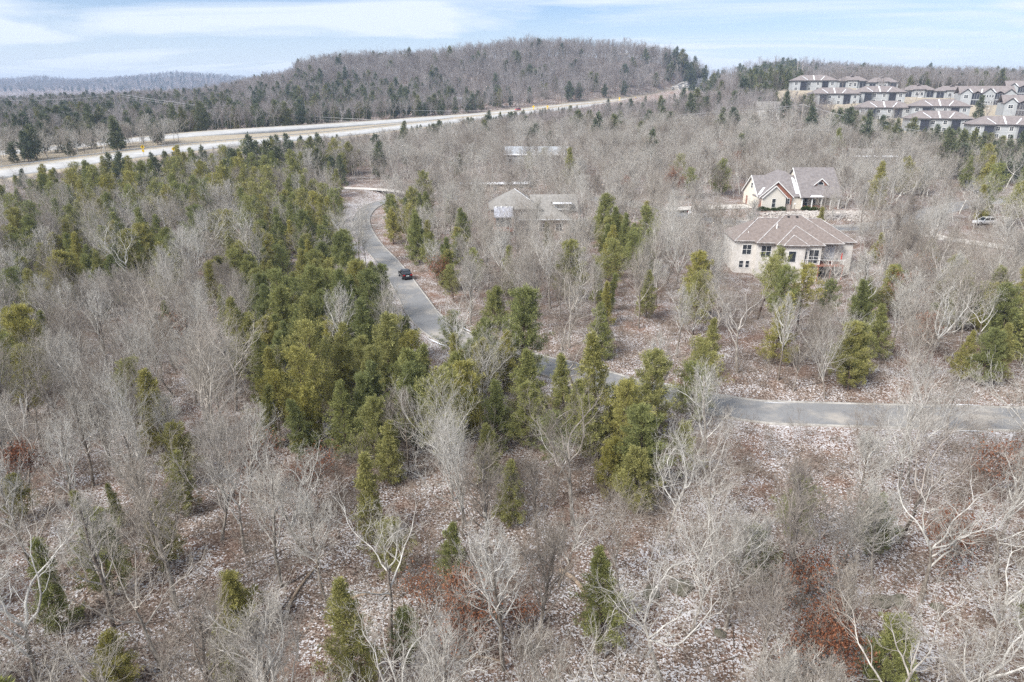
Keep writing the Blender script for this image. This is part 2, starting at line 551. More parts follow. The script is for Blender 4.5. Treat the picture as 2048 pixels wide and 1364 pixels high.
def ground_material():
    m, nt, b = new_mat('leaf_litter_ground')
    b.inputs['Roughness'].default_value = 0.95
    b.inputs['Specular IOR Level'].default_value = 0.1
    tc = nd(nt, 'ShaderNodeTexCoord')
    vo = nd(nt, 'ShaderNodeTexVoronoi')
    vo.inputs['Scale'].default_value = 10.5
    vo.inputs['Randomness'].default_value = 1.0
    wob = nd(nt, 'ShaderNodeTexNoise'); wob.inputs['Scale'].default_value = 7.0; wob.inputs['Detail'].default_value = 3.0
    nt.links.new(tc.outputs['Object'], wob.inputs['Vector'])
    vadd = nd(nt, 'ShaderNodeVectorMath', operation='MULTIPLY_ADD')
    nt.links.new(wob.outputs['Color'], vadd.inputs[0]); vadd.inputs[1].default_value = (.16, .16, .16); nt.links.new(tc.outputs['Object'], vadd.inputs[2])
    nt.links.new(vadd.outputs[0], vo.inputs['Vector'])
    sepc = nd(nt, 'ShaderNodeSeparateColor')
    nt.links.new(vo.outputs['Color'], sepc.inputs[0])
    leaf = ramp(nt, sepc.outputs[0], [(0.0, (.040, .030, .024)), (.3, (.110, .076, .057)), (.6, (.205, .150, .117)), (.85, (.33, .262, .218)), (1.0, (.46, .40, .355))])
    # warm / cool drifts of litter
    drift = noise(nt, .13, 5, tc.outputs['Object'])
    soil = noise(nt, .55, 6, tc.outputs['Object'], .7)
    leaf = mixc(nt, ramp(nt, soil, [(.50, (0, 0, 0)), (.68, (.55, .55, .55))]), leaf, (.125, .092, .070))
    leaf = mixc(nt, ramp(nt, drift, [(.46, (0, 0, 0)), (.70, (.45, .45, .45))]), leaf, (.22, .105, .065), 'MIX')
    a_s = nd(nt, 'ShaderNodeAttribute', attribute_name='snow')
    a_g = nd(nt, 'ShaderNodeAttribute', attribute_name='grass')
    patch = noise(nt, .32, 6, tc.outputs['Object'], .7)
    def mth(op, a, b2=None, c=None):
        n = nd(nt, 'ShaderNodeMath', operation=op)
        for i, v in enumerate((a, b2, c)):
            if v is None: continue
            if isinstance(v, (int, float)): n.inputs[i].default_value = v
            else: nt.links.new(v, n.inputs[i])
        return n.outputs[0]
    # fraction of cells that hold snow
    frac = mth('ADD', mth('MULTIPLY', mth('SUBTRACT', patch, .415), 2.0), mth('MULTIPLY', a_s.outputs['Fac'], .55))
    frac = mth('MINIMUM', frac, .72)
    sn = mth('LESS_THAN', sepc.outputs[1], frac)
    sn = mth('MULTIPLY', sn, mth('GREATER_THAN', sepc.outputs[2], .12))
    col = mixc(nt, sn, leaf, (.56, .54, .54))
    # dry grass
    gn = noise(nt, .9, 6, tc.outputs['Object'], .75)
    gr = ramp(nt, gn, [(.3, (.27, .22, .155)), (.55, (.38, .325, .245)), (.75, (.49, .44, .36))])
    gs = mth('LESS_THAN', noise(nt, .12, 4, tc.outputs['Object']), mth('MULTIPLY', a_s.outputs['Fac'], .9))
    gr = mixc(nt, mth('MULTIPLY', gs, .75), gr, (.74, .74, .76))
    col = mixc(nt, a_g.outputs['Fac'], col, gr)
    nt.links.new(col, b.inputs['Base Color'])
    bp = nd(nt, 'ShaderNodeBump')
    bp.inputs['Strength'].default_value = .6
    bp.inputs['Distance'].default_value = .06
    nt.links.new(vo.outputs['Distance'], bp.inputs['Height'])
    nt.links.new(bp.outputs[0], b.inputs['Normal'])
    return m
M_GROUND = ground_material()
gme = np_mesh('ground', np.column_stack([gxy, gh]), gq, mats=[M_GROUND], smooth=True)
for nm, arr in (('grass', g_grass), ('snow', g_snow)):
    a_ = gme.attributes.new(nm, 'FLOAT', 'POINT')
    a_.data.foreach_set('value', arr.astype(np.float32))
ground = tag(link('ground', gme), kind='structure')

# ---------------------------------------------------------------- roads
def ribbon(name, L, o0, o1, dz, m, bank=0.0, thick=0.0, wob=0.0, seed=0, parent=None):
    """a strip along polyline L between side offsets o0 < o1 (right of travel positive)"""
    T = tangents(L)
    N = np.stack([T[:, 1], -T[:, 0]], 1)
    n = len(L)
    rr = np.random.default_rng(seed)
    w0 = np.broadcast_to(np.asarray(o0, float), (n,)).copy(); w1 = np.broadcast_to(np.asarray(o1, float), (n,)).copy()
    if wob:
        k = np.ones(3) / 3
        w1 = w1 + np.convolve(rr.uniform(-wob, wob, n), k, 'same')
        w0 = w0 + np.convolve(rr.uniform(-wob, wob, n), k, 'same')
    if wob:
        tp_ = np.sin(np.pi * np.linspace(.02, .98, n)) ** .6 * rr.uniform(.55, 1.0, n)
        mid, hf = (w0 + w1) / 2, (w1 - w0) / 2 * tp_
        w0, w1 = mid - hf, mid + hf
    cols = [w0, w0 * .5 + w1 * .5, w1]
    V = []
    for w in cols:
        V.append(np.column_stack([L[:, :2] + N * w[:, None], L[:, 2] - w * bank + dz]))
    k = len(cols)
    top = np.stack(V, 1).reshape(-1, 3)
    Q = []
    for i in range(n - 1):
        for j in range(k - 1):
            Q.append((i * k + j, i * k + j + 1, (i + 1) * k + j + 1, (i + 1) * k + j))
    if thick:
        o = len(top)
        bot = top.copy(); bot[:, 2] -= thick
        top = np.vstack([top, bot])
        for i in range(n - 1):
            Q.append((i * k, (i + 1) * k, o + (i + 1) * k, o + i * k))
            Q.append(((i + 1) * k + k - 1, i * k + k - 1, o + i * k + k - 1, o + (i + 1) * k + k - 1))
        Q.append((0, o, o + 1, 1)); Q.append((1, o + 1, o + 2, 2))
    Q = np.array(Q)[:, ::-1]
    me = np_mesh(name, top, Q, mats=[m])
    return link(name, me, parent)

def asphalt():
    m, nt, b = new_mat('worn_asphalt')
    b.inputs['Roughness'].default_value = .85
    tc = nd(nt, 'ShaderNodeTexCoord')
    f1 = noise(nt, 14, 4, tc.outputs['Object'])
    f2 = noise(nt, .16, 5, tc.outputs['Object'], .65)
    c = ramp(nt, f1, [(.3, (.175, .173, .172)), (.7, (.255, .252, .25))])
    dust = ramp(nt, f2, [(.50, (0, 0, 0)), (.66, (.75, .75, .75))])
    c = mixc(nt, dust, c, (.40, .36, .31))
    vo = nd(nt, 'ShaderNodeTexVoronoi', feature='DISTANCE_TO_EDGE')
    vo.inputs['Scale'].default_value = .35
    nt.links.new(tc.outputs['Object'], vo.inputs['Vector'])
    cr = ramp(nt, vo.outputs['Distance'], [(.0, (1, 1, 1)), (.012, (0, 0, 0))])
    vo.inputs['Randomness'].default_value = 1.0
    pt = noise(nt, .5, 3, tc.outputs['Object'])
    c = mixc(nt, ramp(nt, pt, [(.56, (0, 0, 0)), (.60, (.35, .35, .35))]), c, (.13, .132, .14))
    c = mixc(nt, mixc(nt, 1.0, cr, (.35, .35, .35), 'MULTIPLY'), c, (.09, .09, .095))
    nt.links.new(c, b.inputs['Base Color'])
    return m
M_ASPH = asphalt()
M_CONC = simple('pale_concrete', (.40, .37, .33), (.52, .49, .45), 1.2, .9)
M_HWY = simple('highway_concrete', (.36, .355, .345), (.47, .46, .445), .25, .9)
M_KERB = simple('kerb_concrete', (.24, .225, .205), (.42, .40, .37), 1.5, .9)
M_SNOW = simple('snow', (.66, .67, .70), (.80, .81, .83), 2.5, .9)
M_WHITE = simple('white_paint', (.78, .78, .76), None, rough=.6)
M_DRIVE = simple('driveway_concrete', (.50, .46, .41), (.62, .58, .53), .6, .9)

Lr = roads['road'][0]
RHW = np.interp(Lr[:, 1], [70, 112], [2.5, 1.95])      # the lane narrows beyond the bend
tag(ribbon('road', Lr, -RHW, RHW, 0.0, M_ASPH), kind='structure')
tag(ribbon('kerb', Lr, -RHW - .2, -RHW, 0.12, M_KERB, thick=.24), kind='structure')
tag(ribbon('kerb', Lr, RHW, RHW + .2, 0.12, M_KERB, thick=.24), kind='structure')
Ls = roads['street'][0]
tag(ribbon('street', Ls, -3.2, 3.2, 0.0, M_ASPH), kind='structure')
tag(ribbon('kerb', Ls, 3.2, 3.45, .12, M_KERB, thick=.24), kind='structure')
tag(ribbon('kerb', Ls, -3.45, -3.2, .12, M_KERB, thick=.24), kind='structure')
tag(ribbon('driveway', roads['drive_b'][0], -3.2, 3.2, 0.006, M_DRIVE), kind='structure')
tag(ribbon('driveway', roads['drive_r'][0], -2.6, 2.6, 0.006, M_DRIVE), kind='structure')
tag(ribbon('lane', roads['lane'][0], -2.2, 2.2, 0.004, M_DRIVE), kind='structure')
for L, nm in ((hwn, 'near'), (hwf, 'far')):
    tag(ribbon('highway', L, -HW_W, HW_W, 0.0, M_HWY, HW_BANK, thick=.9), kind='structure')
    tag(ribbon('lane_marking', L, -HW_W + 1.5, -HW_W + 1.7, 0.008, simple('yellow_line', (.62, .46, .10)), HW_BANK), kind='structure')
    tag(ribbon('lane_marking', L, HW_W - 2.6, HW_W - 2.4, 0.008, M_WHITE, HW_BANK), kind='structure')
# snow left along the kerbs
def sub(L, a, b):
    """part of L whose projected x lies between two photograph columns"""
    px, _, _ = proj(L[:, 0], L[:, 1], L[:, 2])
    k = np.where((px >= a) & (px <= b))[0]
    return L[k.min():k.max() + 1]
Lnear = Lr[:int(np.argmin(np.abs(Lr[:, 1] - 118)))]
for a, b, o0, o1, sd in ((1860, 1960, -3.15, -2.75, 1), (2000, 2300, -3.2, -2.75, 10), (1740, 1790, -3.05, -2.75, 2), (1500, 1610, 2.30, 2.48, 3), (1900, 2010, 2.75, 3.05, 4), (1090, 1150, 2.75, 3.1, 6), (868, 915, 2.75, 3.1, 7), (890, 935, -3.15, -2.75, 8), (1290, 1380, 2.75, 3.15, 9)):
    seg = sub(Lnear, a, b)
    if len(seg) > 2:
        # the polyline runs from right to left, so its right-hand side is the far kerb
        tag(ribbon('snow', seg, o0, o1, .012 if abs(o0) < 2.45 else .03, M_SNOW, wob=.22, seed=sd), 'thin strip of old snow lying along the kerb', None, None, 'stuff')

# ---------------------------------------------------------------- houses
M_SHING = simple('brown_shingle', (.165, .135, .12), (.235, .195, .175), 2.2, .95, bump=.4)
M_SHINGB = simple('mauve_shingle', (.165, .147, .143), (.24, .216, .208), 1.6, .95, bump=.4)
M_SHINGC = simple('tan_shingle', (.20, .187, .17), (.28, .263, .24), 1.6, .95, bump=.4)
M_SHINGD = simple('condo_shingle', (.18, .155, .148), (.245, .212, .20), .8, .95)
M_STUCCO = simple('pale_stone_wall', (.50, .47, .43), (.64, .61, .57), 1.1, .95, bump=.2)
M_WBRICK = simple('white_brick', (.50, .47, .41), (.68, .64, .57), 3.5, .95, stretch=(1, 1, 3))
M_RBRICK = simple('red_brown_siding', (.24, .105, .07), (.30, .135, .09), 3.0, .9, stretch=(.4, .4, 6))
M_CREAM = simple('cream_siding', (.60, .55, .46), (.66, .61, .52), .8, .9, stretch=(.3, .3, 8))
M_TAN = simple('tan_brick', (.34, .29, .25), (.44, .38, .33), 3, .95)
M_TRIM = simple('white_trim', (.74, .73, .70), None, rough=.6)
M_DARK = simple('dark_trim', (.035, .033, .035), None, rough=.6)
M_GREY = simple('grey_siding', (.31, .32, .325), (.39, .40, .40), .6, .9, stretch=(.3, .3, 5))
M_GLASS = simple('window_glass', (.028, .034, .042), None, rough=.08, spec=.6)
M_SCREEN = simple('porch_screen', (.025, .027, .035), (.05, .053, .066), 2, .55)
M_WOOD = simple('deck_wood', (.22, .08, .05), (.33, .13, .08), 2, .85, stretch=(1, 6, 1))
M_GAR = simple('garage_door', (.60, .57, .50), None, rough=.6)
M_METAL = simple('galvanised_metal', (.45, .46, .47), (.55, .56, .57), 2, .45, .6)

def window(parent, x0, x1, z0, z1, y, nx_=2, nz_=1, face='front', fw=.07):
    """a window on a wall plane: frame proud of the wall, pane set in it"""
    f, p = MB(), MB()
    def bx(mb, a, b, c, d, o0, o1):
        if face == 'front':
            mb.box(a, b, y - o1, y - o0, c, d)
        else:                                   # wall facing -x: y is the wall's x, a..b run along y
            mb.box(y - o1, y - o0, a, b, c, d)
    bx(f, x0 - fw, x0, z0 - fw, z1 + fw, .0, .06); bx(f, x1, x1 + fw, z0 - fw, z1 + fw, .0, .06)
    bx(f, x0, x1, z1, z1 + fw, .0, .06); bx(f, x0, x1, z0 - fw, z0, .0, .07)
    for i in range(1, nx_):
        x = x0 + (x1 - x0) * i / nx_
        bx(f, x - .03, x + .03, z0, z1, .0, .05)
    for i in range(1, nz_):
        z = z0 + (z1 - z0) * i / nz_
        bx(f, x0, x1, z - .03, z + .03, .0, .045)
    fo = f.build('window', M_TRIM, parent)
    bx(p, x0, x1, z0, z1, -.02, .02)
    p.build('pane', M_GLASS, fo)
    return fo

def hip(mb, x0, x1, y0, y1, z, pitch, over=.45, t=.16, mi=0):
    """hip roof over a rectangle; returns ridge ends"""
    x0 -= over; x1 += over; y0 -= over; y1 += over
    z -= over * pitch * .35
    w, d = x1 - x0, y1 - y0
    h = min(w, d) / 2
    if w >= d:
        a, b = Vector((x0 + h, (y0 + y1) / 2, z + h * pitch)), Vector((x1 - h, (y0 + y1) / 2, z + h * pitch))
    else:
        a, b = Vector(((x0 + x1) / 2, y0 + h, z + h * pitch)), Vector(((x0 + x1) / 2, y1 - h, z + h * pitch))
    c = [Vector((x0, y0, z)), Vector((x1, y0, z)), Vector((x1, y1, z)), Vector((x0, y1, z))]
    V = c + [a, b] + [p - Vector((0, 0, t)) for p in c]
    if w >= d:
        F = [(0, 1, 5, 4), (1, 2, 5), (2, 3, 4, 5), (3, 0, 4)]
    else:
        F = [(0, 1, 4), (1, 2, 5, 4), (2, 3, 5), (3, 0, 4, 5)]
    F += [(1, 0, 6, 7), (2, 1, 7, 8), (3, 2, 8, 9), (0, 3, 9, 6), (6, 9, 8, 7)]
    mb.add(V, F, mi)
    return c, a, b

def strip(mb, p, q, w=.18, t=.05, lift=.02, mi=0):
    """a thin raised bar from p to q (ridge cap, snow line)"""
    p, q = Vector(p), Vector(q)
    d = (q - p).normalized()
    s = d.cross(Vector((0, 0, 1)))
    s = s.normalized() if s.length > 1e-4 else Vector((1, 0, 0))
    n = s.cross(d).normalized()
    V = []
    for e in (p, q):
        V += [e - s * w + n * lift, e + s * w + n * lift, e + s * w * .8 + n * (lift + t), e - s * w * .8 + n * (lift + t)]
    mb.add(V, [(0, 1, 2, 3), (7, 6, 5, 4), (0, 4, 5, 1), (1, 5, 6, 2), (2, 6, 7, 3), (3, 7, 4, 0)], mi)

def gable_x(mb, x0, x1, y0, y1, z, pitch, over=.4, t=.16, mi=0):
    """gable roof, ridge along x"""
    ym = (y0 + y1) / 2; h = (y1 - y0) / 2
    zr = z + h * pitch; ze = z - over * pitch
    mb.poly_slab([(x0 - over, y0 - over, ze), (x1 + over, y0 - over, ze), (x1 + over, ym, zr), (x0 - over, ym, zr)], t, mi)
    mb.poly_slab([(x1 + over, y1 + over, ze), (x0 - over, y1 + over, ze), (x0 - over, ym, zr), (x1 + over, ym, zr)], t, mi)
    return zr

def gable_y(mb, x0, x1, y0, y1, z, pitch, over=.35, t=.16, mi=0):
    """gable roof, ridge along y (gable end faces -y)"""
    xm = (x0 + x1) / 2; h = (x1 - x0) / 2
    zr = z + h * pitch; ze = z - over * pitch
    mb.poly_slab([(x0 - over, y1, ze), (x0 - over, y0 - over, ze), (xm, y0 - over, zr), (xm, y1, zr)], t, mi)
    mb.poly_slab([(x1 + over, y0 - over, ze), (x1 + over, y1, ze), (xm, y1, zr), (xm, y0 - over, zr)], t, mi)
    return zr

def gable_wall_y(mb, x0, x1, y, z0, z, pitch, t=.2, mi=0):
    """front wall with a pointed top"""
    xm = (x0 + x1) / 2; zr = z + (x1 - x0) / 2 * pitch
    mb.poly_slab([(x0, y, z0), (x1, y, z0), (x1, y, z), (xm, y, zr - .12), (x0, y, z)], t, mi)

def rake_y(mb, x0, x1, y, z, pitch, over=.35, w=.2):
    """white bargeboards along a gable's front edges"""
    xm = (x0 + x1) / 2; h = (x1 - x0) / 2 + over
    zr = z + (x1 - x0) / 2 * pitch; ze = zr - h * pitch
    for s in (-1, 1):
        a, b = Vector((xm + s * h, y, ze)), Vector((xm, y, zr))
        V = [a + Vector((0, -.03, -w - .02)), b + Vector((0, -.03, -w - .02)), b + Vector((0, -.03, .03)), a + Vector((0, -.03, .03))]
        V += [p + Vector((0, .06, 0)) for p in V]
        mb.add(V, [(0, 1, 2, 3) if s < 0 else (3, 2, 1, 0), (4, 5, 6, 7), (0, 4, 5, 1), (1, 5, 6, 2), (2, 6, 7, 3), (3, 7, 4, 0)])

# --- house A: hip-roofed stone house with deck, beyond the road
def house_a():
    r = empty('house', (HOUSE_A.x, HOUSE_A.y, .3), R(-4))
    tag(r, 'two storey pale stone house with brown hip roofs and a rear deck', 'house')
    r.scale = (.885, .885, .93)
    E = 5.9
    w = MB()
    w.box(0, 22.9, 2, 12.5, -2, E)
    w.box(3.9, 15.6, .6, 2.05, -2, E - .01)
    w.box(7.3, 15.6, -1.6, .65, -2, E - .02)
    w.box(8.5, 12.3, -2.2, -1.55, -2, E - .03)
    w.build('wall', M_STUCCO, r)
    rf = MB(); cap = MB(); pit = .62
    specs = [(0, 22.9, 2, 12.5, E), (3.9, 19.9, .2, 13.0, E + .012), (7.3, 15.6, -1.6, 8, E + .024), (8.4, 12.4, -2.25, 6, E + .036)]
    roof_caps = []
    for i, s in enumerate(specs):
        c, a, b = hip(rf, *s, pit)
        roof_caps.append((c, a, b))
    ro = rf.build('roof', M_SHING, r)
    for i, (c, a, b) in enumerate(roof_caps):
        front = [(c[0], a), (c[1], b if i < 2 else a)]
        for p, q in front:
            strip(cap, p, q, .075, .045)
        if i < 2:
            strip(cap, a, b, .09, .05)
        strip(cap, c[0], c[1], .10, .05)
    cap.build('snowy_ridge_cap', simple('snowy_cap', (.30, .27, .25), (.66, .645, .63), 1.2, .9), ro)
    v = MB()
    def roofz(y, e=E, y0=.2): return e + (y - y0 + .45) * pit - .1
    for x in (4.6, 6.4, 7.8):
        m_ = MB(); m_.box(x - .2, x + .2, 6.7, 7.1, 8.55, 9.0); m_.build('roof_vent', M_DARK, ro)
    for x in (10.9, 12.6):
        m_ = MB(); m_.box(x - .2, x + .2, 5.9, 6.3, 9.55, 9.95); m_.build('roof_vent', M_DARK, ro)
    for x in (16.8, 18.2):
        m_ = MB(); m_.box(x - .2, x + .2, 6.6, 7.0, 8.45, 8.85); m_.build('roof_vent', M_DARK, ro)
    m_ = MB(); m_.tube([(8.0, 3.3, 7.2), (8.0, 3.3, 8.9)], [.13, .13], 8); m_.build('vent_pipe', M_TRIM, ro)
    m_ = MB(); m_.tube([(2.6, 3.6, 6.5), (2.6, 3.6, 7.3)], [.08, .08], 8); m_.build('vent_pipe', M_TRIM, ro)
    window(r, 1.4, 3.1, 3.2, 5.0, 2.0, 2, 2)
    window(r, 1.0, 1.8, .6, 1.9, 2.0, 1, 2); window(r, 2.3, 3.0, .6, 1.9, 2.0, 1, 2)
    window(r, 4.7, 6.6, 3.0, 5.1, .6, 2, 2)
    window(r, 9.2, 10.6, 2.7, 4.7, -2.2, 1, 1)
    window(r, 8.0, 8.35, 3.0, 4.5, -1.6, 1, 1); window(r, 12.55, 12.9, 3.0, 4.6, -1.6, 1, 1)
    window(r, 13.3, 15.1, 2.4, 4.9, -1.6, 2, 2)
    window(r, 16.0, 17.0, 2.4, 5.0, 2.0, 1, 1)
    d = MB(); d.box(17.4, 19.4, 1.9, 2.02, 2.4, 5.1); d.build('glazed_door', simple('bright_curtain', (.55, .58, .62)), r)
    d = MB(); d.box(16.6, 18.2, 1.88, 2.02, -1.2, 1.4); d.build('basement_door', M_DARK, r)
    dk = empty('deck', (0, 0, 0)); dk.parent = r
    for i in range(13):
        y = -1.9 + i * .31
        b_ = MB(); b_.box(12.6, 20.2, y, y + .28, 2.05, 2.12); b_.build('deck_board', M_WOOD, dk)
    for x in (12.8, 15.4, 17.8, 20.0):
        p_ = MB(); p_.box(x - .08, x + .08, -1.85, -1.69, -2, 2.04); p_.build('post', M_WOOD, dk)
        p_ = MB(); p_.box(x - .05, x + .05, -1.82, -1.72, 2.13, 3.05); p_.build('rail_post', M_TRIM, dk)
    p_ = MB(); p_.box(12.6, 20.2, -1.84, -1.72, 3.06, 3.12); p_.build('rail', M_TRIM, dk)
    p_ = MB(); p_.box(12.6, 20.2, -1.95, -1.91, 1.85, 2.1); p_.build('fascia', M_WOOD, dk)
    return r
hA = house_a()
def on_house(h, p):
    return Matrix.Rotation(h.rotation_euler.z, 4, 'Z') @ Vector([a * b for a, b in zip(p, h.scale)]) + h.location
# furniture on the deck
M_PATIO = simple('patio_metal', (.06, .065, .075), None, rough=.5)
def patio_chair(loc, rz, label):
    t = tag(empty('patio_chair', loc, rz), label, 'chair', 'chairs on the deck')
    s = MB(); s.box(-.25, .25, -.25, .25, .40, .45); s.build('seat', M_PATIO, t)
    s = MB(); s.box(-.25, .25, .22, .27, .45, .98); s.build('backrest', M_PATIO, t)
    for a in (-.22, .22):
        for b in (-.22, .22):
            s = MB(); s.box(a - .02, a + .02, b - .02, b + .02, 0, .40); s.build('leg', M_PATIO, t)
tb = tag(empty('patio_table', on_house(hA, (18.0, -.3, 2.125))), 'dark round patio table on the deck of the hip roofed house', 'table')
s = MB(); s.tube([(0, 0, .70), (0, 0, .74)], [.6, .6], 16); s.build('table_top', M_PATIO, tb)
s = MB(); s.tube([(0, 0, .02), (0, 0, .70)], [.05, .05], 8); s.build('pedestal', M_PATIO, tb)
s = MB(); s.tube([(0, 0, 0), (0, 0, .02)], [.3, .3], 12); s.build('base', M_PATIO, tb)
patio_chair(on_house(hA, (17.0, -.3, 2.125)), R(90), 'dark patio chair between the table and the house bay on the deck')
patio_chair(on_house(hA, (19.0, -.3, 2.125)), R(-90), 'dark patio chair beside the red umbrella on the deck')
um = tag(empty('folded_umbrella', on_house(hA, (19.8, -1.0, 2.125))), 'folded red patio umbrella standing at the deck corner', 'umbrella')
s = MB(); s.tube([(0, 0, 0), (0, 0, 2.2)], [.03, .03], 6); s.build('pole', M_METAL, um)
s = MB(); s.tube([(0, 0, .9), (0, 0, 1.3), (0, 0, 2.1)], [.16, .14, .03], 8); s.build('canopy', simple('red_fabric', (.45, .05, .04)), um)
s = MB(); s.tube([(0, 0, 0), (0, 0, .06)], [.22, .2], 10); s.build('base', M_PATIO, um)

# --- house B: brick gables, garage, steep main roof with a dormer
def house_b():
    r = empty('house', (HOUSE_B.x, HOUSE_B.y, 3.9))
    tag(r, 'white brick house with red brown gable, dormer and two garage doors', 'house')
    w = MB()
    # garage wing
    wy0, wy1, E = 1.2, 12.5, 3.2
    pit = .74
    w.box(-.6, 9.9, wy0, wy1, -1, E)
    ym, zr = (wy0 + wy1) / 2, E + (wy1 - wy0) / 2 * pit
    w.poly_slab([(-.6, wy1, E), (-.6, wy0, E), (-.6, ym, zr - .15)], .2)
    w.build('wall', M_CREAM, r)
    w = MB(); gable_wall_y(w, 0, 5.6, 0, -1, 3.0, .93, 1.3); w.build('white_brick_gable', M_WBRICK, r)
    w = MB(); gable_wall_y(w, -.5, 7.3, .75, -1, 3.05, .9, .4); w.build('red_brown_gable', M_RBRICK, r)
    w = MB(); w.box(5.62, 7.2, .70, .74, -1, 1.1); w.build('stone_base', M_TAN, r)
    rf = MB(); snow = MB(); trim = MB()
    gable_x(rf, -.6, 9.9, wy0, wy1, E + .1, pit)
    gable_y(rf, 0, 5.6, 0, 3, 3.13, .93)
    z2 = gable_y(rf, -.5, 7.3, .75, 5.4, 3.2, .9)
    # main block
    mx0, mx1, my0, my1, ME, mp = 9.7, 19.0, .6, 14.4, 3.1, .88
    m = MB()
    m.box(mx0, mx1, my0 + 2.2, my1, -1, ME)
    mym, mzr = (my0 + my1) / 2, ME + (my1 - my0) / 2 * mp
    for x, t in ((mx0, .2), (mx1, -.2)):
        m.poly_slab([(x, my1, ME), (x, my0, ME), (x, mym, mzr - .15)], t)
    m.build('gable_wall', M_CREAM, r)
    gable_x(rf, mx0, mx1, my0, my1, ME + .1, mp)
    hip(rf, 6.0, 10.5, 7, 17, 6.3, .7)
    # dormer
    gable_y(rf, 13.3, 16.3, 3.0, 6.5, 5.85, .85, .3)
    ro = rf.build('roof', M_SHINGB, r)
    d = MB(); gable_wall_y(d, 13.3, 16.3, 3.05, 4.7, 5.75, .85, .3); dm = d.build('dormer', M_RBRICK, r)
    n = 12
    arc = [(14.8 + .75 * math.cos(math.pi * i / n), 3.02, 5.55 + .75 * math.sin(math.pi * i / n)) for i in range(n + 1)]
    p = MB(); p.poly_slab(arc[::-1][::-1], .05); p.build('half_round_window', M_GLASS, dm)
    f = MB(); f.tube([(q[0], 3.0, q[2]) for q in arc], [.07] * len(arc), 5); f.box(14.0, 15.6, 2.95, 3.04, 5.45, 5.55); f.build('window_trim', M_TRIM, dm)
    for a in ((0, 5.6, -.38, 3.13, .93), (-.5, 7.3, .37, 3.2, .9), (13.3, 16.3, 2.66, 5.85, .85)):
        t_ = MB(); rake_y(t_, *a); t_.build('bargeboard', M_TRIM, r)
    for q0, q1 in (((mx0 - .45, my0 - .4, ME - .28), (mx0 - .45, mym, mzr + .05)), ((-1.05, wy0 - .4, E - .22), (-1.05, ym, zr + .06)), ((-1.05, wy1 + .4, E - .22), (-1.05, ym, zr + .06))):
        t_ = MB(); strip(t_, q0, q1, .06, .22, -.2); t_.build('bargeboard', M_TRIM, r)
    # snow in the valleys and at the eaves
    for q_ in ([(-.9, 1.3, 3.42), (.6, 1.5, 3.6), (1.6, 3.4, 5.0), (.9, 3.3, 4.92)], [(8.4, 1.6, 3.65), (9.2, 1.6, 3.65), (9.2, 5.8, 6.78), (8.6, 6.2, 7.05)], [(11.5, .35, 3.0), (15.2, .35, 3.0), (14.0, .75, 3.36), (12, .75, 3.36)]):
        s_ = MB(); s_.poly_slab(q_, .02); s_.build('snow_patch', M_SNOW, ro)
    # openings
    window(r, 2.3, 3.15, .6, 2.6, 0, 1, 2)
    window(r, 5.75, 6.8, 1.3, 2.6, .75, 2, 2)
    for i, (a, b) in enumerate(((2.0, 4.9), (5.6, 8.5))):
        g = MB()
        for k in range(4):
            g.box(-.66, -.6, a, b, k * .55, k * .55 + .53)
        g.build('garage_door', M_GAR, r)
    g = MB(); g.box(-.66, -.6, 9.2, 10.2, 0, 2.1); g.build('side_door', M_RBRICK, r)
    window(r, 6.2, 7.4, 4.4, 5.6, -.6, 1, 2, 'side')
    # porch: posts, rail, dark entrance
    for x in (9.9, 12.3, 14.6, 16.8, 18.8):
        p = MB(); p.box(x - .12, x + .12, .65, .89, -.2, 2.98); p.build('porch_post', M_TRIM, r)
    p = MB(); p.box(9.9, 18.8, .7, .8, .75, .85); p.box(9.9, 18.8, .7, .8, .05, .12)
    for i in range(45):
        p.box(10 + i * .2, 10.05 + i * .2, .72, .78, .12, .75)
    p.build('porch_railing', M_WOOD, r)
    p = MB(); p.box(9.8, 19, .6, 2.8, -1, -.2); p.build('porch_floor', M_WOOD, r)
    window(r, 10.6, 12.0, .3, 2.4, 2.8, 2, 2); window(r, 14.8, 16.2, .3, 2.4, 2.8, 2, 2)
    d = MB(); d.box(12.9, 13.9, 2.72, 2.8, -.2, 2.1); d.build('front_door', M_DARK, r)
    return r
hB = house_b()

